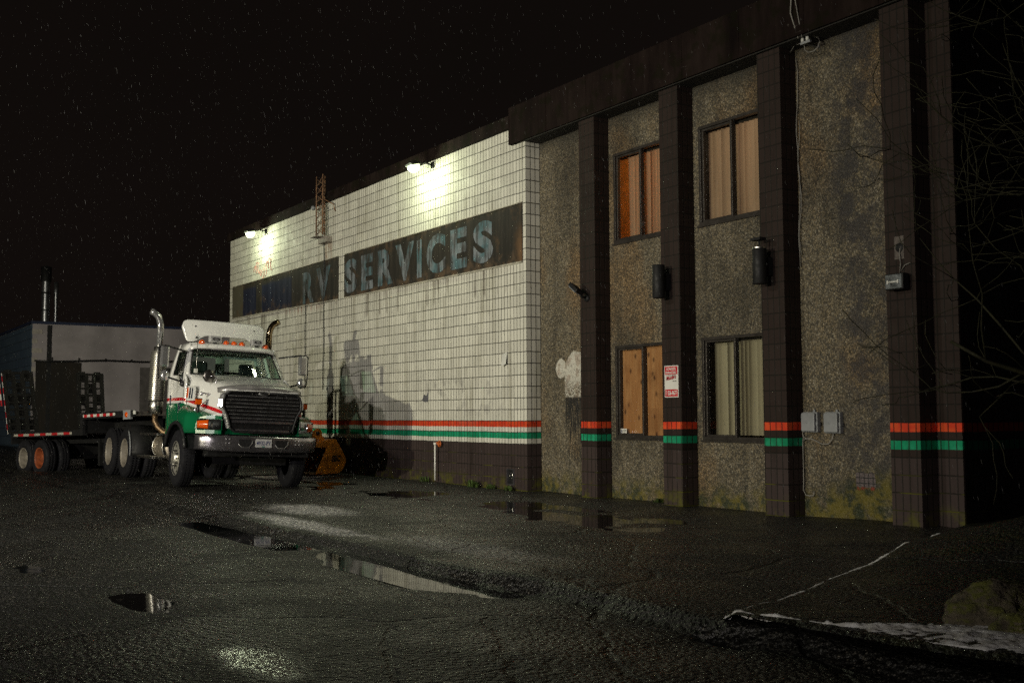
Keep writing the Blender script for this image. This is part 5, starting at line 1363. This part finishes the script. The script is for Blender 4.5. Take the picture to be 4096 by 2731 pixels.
# snow: a thin uneven crust where the verge meets the kerb
t = NT('old_snow'); n = t.noise(9, detail=8, rough=.75)
t.set(base=t.mix(t.ss(n, .40, .62), (.92,.93,.94), (.6,.58,.55)), rough=.7, normal=t.bump(t.noise(26, detail=6, rough=.7), .7, .015)); M_snow = t.mat
def vground(x, y): 
    return ground_h(x, min(y,.5)) + bank_h(x, y) + .004 + .012*nz(x, y, 2.4, 8)
def snow(name, label, mask, x0, x1, y0, y1, st=.013):
    mb = MB(); mb.smooth = True; nx = int((x1-x0)/st); ny = int((y1-y0)/st); idx = {}
    for j in range(ny+1):
        for i in range(nx+1):
            x, y = x0+i*st, y0+j*st; m_ = mask(x, y) + .45*nz(x, y, 2.1, 6) + .45*nz(x, y, 6.5, 3) + .5*nz(x, y, 17, 1) + .35*nz(x, y, 43, 1)
            idx[i,j] = len(mb.v); mb.v.append((x, y, vground(x, y) + max(-.03, min(.020, (m_)*.026))))
    for j in range(ny):
        for i in range(nx):
            q = (idx[i,j], idx[i+1,j], idx[i+1,j+1], idx[i,j+1])
            if max(mb.v[k][2]-vground(mb.v[k][0], mb.v[k][1]) for k in q) > -.012: mb.f.append(q); mb.mi.append(0); mb.sm.append(True)
    return tag(mb.build(name, M_snow), label, kind='structure')
def m_edge(x, y):   # thin line along the kerb top that widens towards the boulders
    w = .020 + .52*sst(x, 11.65, 12.3); c = kerb_y(x)+.08 + w*.8
    return .42 + .25*sst(x, 11.8, 12.3) - abs(y-c)/w*.9 - (1.5 if x < 10.85 or y < kerb_y(x)+.055 else 0)
snow('snow', 'thin dirty snow crust along the kerb and around the boulders', m_edge, 10.6, 13.4, -5.98, -4.6)
snow('snow', 'patch of dirty snow beyond the boulders at the right edge', lambda x, y: .65-math.hypot((x-12.55)/.5, (y+4.45)/.35), 11.9, 13.4, -5.0, -3.6)

snow('snow', 'faint broken line of snow along the verge edge', lambda x, y: .16 - abs(x-(10.66+(-5.4-y)*.427)-.05)/.06*.5, 8.4, 11.0, -5.7, -.6, .03)
# bare trees at the right
M_bark = plain('mossy_bark', (.026, .025, .008), .8, var=.6, vs=14, bump=.4, bs=50)
def tree(name, loc, label, cat, h, r0, seed, aim, n1, lev, trunk_tilt=(0,0), first=3):
    rnd = random.Random(seed)
    root = empty(name, loc, label, cat)
    tr = MB(); cr = MB()
    def branch(mb, p, d, L, r, lvl):
        n = 9 if lvl < 2 else 6; pts = [p]; rs = [r]; q = d.copy()
        for k in range(n):
            w_ = .05 if lvl == 0 else .26
            q = (q + Vector((rnd.gauss(0,w_), rnd.gauss(0,w_), rnd.gauss(.04,w_*.9)))).normalized()
            pts.append(pts[-1] + q*L/n); rs.append(max(.0032, r*(1-(k+1)/n*.72)*rnd.uniform(.88,1.15)))
        mb.tube(pts, rs, 6 if lvl < 2 else 4)
        if lvl < lev:
            m_ = {0: n1, 1: 9, 2: 6, 3: 3}[lvl]
            for k in range(m_):
                i = rnd.randint(2 if lvl else first, n-0) if lvl else min(n, 2+k*(n-2)//max(1,m_-1))
                i = min(i, n); dd = (pts[i]-pts[i-1]).normalized()
                side = Vector((rnd.gauss(0,1), rnd.gauss(0,1), rnd.gauss(.25,.5))); side = (side - dd*side.dot(dd)).normalized()
                nd = (dd*.55 + side*.75 + (Vector(aim)*(.95 if lvl == 0 else .15))).normalized()
                branch(cr, pts[i], nd, L*rnd.uniform(.42,.72)*(.72 if lvl == 0 else .9), max(.003, rs[i]*rnd.uniform(.4,.6)), lvl+1)
    branch(tr, Vector((0,0,-.1)), Vector((trunk_tilt[0],trunk_tilt[1],1)).normalized(), h, r0, 0)
    tr.build('trunk', M_bark, root, recalc=False); cr.build('crown', M_bark, root, recalc=False)
    return root
tree('bare_tree', (13.0,-3.35,.2), 'bare mossy tree reaching thin branches into the upper right', 'tree', 6.2, .085, 21, (-.75,-.1,.12), 12, 3, first=6)
tree('bare_shrub', (12.1,-2.0,.4), 'bare thin shrub at the far right edge', 'shrub', .8, .009, 5, (-.3,0,.2), 5, 2)

# ---------------------------------------------------------------- falling sleet
rnd = random.Random(3); mb = MB()
for k in range(17000):
    x = rnd.uniform(-33, 14); y = rnd.uniform(-9.5, 3.0); z = rnd.uniform(.1, 11)
    if y > -.1 and x > -15.9: y = rnd.uniform(-9.5, -.15)
    L = rnd.uniform(.02, .065); w = rnd.uniform(.0007, .0014) * (1.8 if rnd.random() < .06 else 1)
    if (x-15.86)**2+(y+10.77)**2+(z-1.3)**2 < 49: continue
    d = Vector((.22+rnd.gauss(0,.10), .1+rnd.gauss(0,.12), -1)).normalized()*L; a = d.orthogonal().normalized()*w; b = a.cross(d).normalized()*w; p = Vector((x,y,z))
    mb.add([p-d*.5, p+a, p-a*.5+b*.87, p-a*.5-b*.87, p+d*.5], [(0,1,2),(0,2,3),(0,3,1),(4,2,1),(4,3,2),(4,1,3)])
t = NT('sleet_flake')
d = t.n.new('ShaderNodeBsdfDiffuse'); d.inputs[0].default_value = (.26,.26,.26,1); tl_ = t.n.new('ShaderNodeBsdfTranslucent'); tl_.inputs[0].default_value = (.26,.26,.26,1)
mx = t.n.new('ShaderNodeMixShader'); t.l.new(d.outputs[0], mx.inputs[1]); t.l.new(tl_.outputs[0], mx.inputs[2]); t.l.new(mx.outputs[0], t.out.inputs[0])
tag(mb.build('falling_sleet', t.mat, recalc=False), 'fine sleet falling across the whole yard', 'sleet', kind='stuff')

# ---------------------------------------------------------------- light
w = bpy.data.worlds.new('World'); scene.world = w; w.use_nodes = True
nt = w.node_tree; bg = nt.nodes['Background']
tc = nt.nodes.new('ShaderNodeTexCoord'); nzs = nt.nodes.new('ShaderNodeTexNoise'); nzs.inputs['Scale'].default_value = 2.2; nzs.inputs['Detail'].default_value = 5
rp = nt.nodes.new('ShaderNodeValToRGB'); rp.color_ramp.elements[0].position = .3; rp.color_ramp.elements[0].color = (.0036,.0027,.0022,1); rp.color_ramp.elements[1].position = .75; rp.color_ramp.elements[1].color = (.0058,.0040,.0034,1)
nt.links.new(tc.outputs['Generated'], nzs.inputs['Vector']); nt.links.new(nzs.outputs['Fac'], rp.inputs[0]); nt.links.new(rp.outputs[0], bg.inputs[0]); bg.inputs[1].default_value = 1.0
# yard flood across the street (warm, low) and a street lamp over the road (cool)
def aim(o, to): o.rotation_euler = (Vector(to)-o.location).to_track_quat('-Z', 'Y').to_euler()
A = lamp_point('yard_lamp', (6.5, -32, 4.4), 17000, (1, .94, .68), .22, 'SPOT', spot_size=math.radians(100), spot_blend=1.0); aim(A, (-14, 0, 1.6))
D = lamp_point('yard_lamp', (19.6, -32, 5.0), 12500, (1, .92, .88), .25, 'SPOT', spot_size=math.radians(76), spot_blend=1.0); aim(D, (-13, 0, 1.8))
B = lamp_point('street_lamp', (3.0, -15.0, 7.4), 2100, (1, .95, .82), .14, 'SPOT', spot_size=math.radians(122), spot_blend=1.0); aim(B, (-.5, -6.0, 0))
# ---------------------------------------------------------------- camera
cam = bpy.data.cameras.new('camera'); co = bpy.data.objects.new('camera', cam); COL.objects.link(co); scene.camera = co
yaw, pit, rol = .58312957, .06676267, -.00486694
fw = Vector((-math.cos(yaw)*math.cos(pit), math.sin(yaw)*math.cos(pit), math.sin(pit))); rt = Vector((math.sin(yaw), math.cos(yaw), 0)); up = rt.cross(fw)
r2 = rt*math.cos(rol)+up*math.sin(rol); u2 = -rt*math.sin(rol)+up*math.cos(rol)
co.matrix_world = Matrix((( r2.x,u2.x,-fw.x,15.8592),(r2.y,u2.y,-fw.y,-10.7711),(r2.z,u2.z,-fw.z,1.3305),(0,0,0,1)))
cam.sensor_width = 36; cam.lens = 38.425; cam.clip_end = 1000; cam.clip_start = .05
scene.view_settings.view_transform = 'Standard'; scene.view_settings.look = 'None'; scene.view_settings.exposure = 0
scene.cycles.use_denoising = False; scene.cycles.use_light_tree = False; scene.cycles.caustics_reflective = False; scene.cycles.caustics_refractive = False
scene.cycles.max_bounces = 8; scene.cycles.transparent_max_bounces = 12; scene.cycles.sample_clamp_indirect = 6
scene.render.film_transparent = False
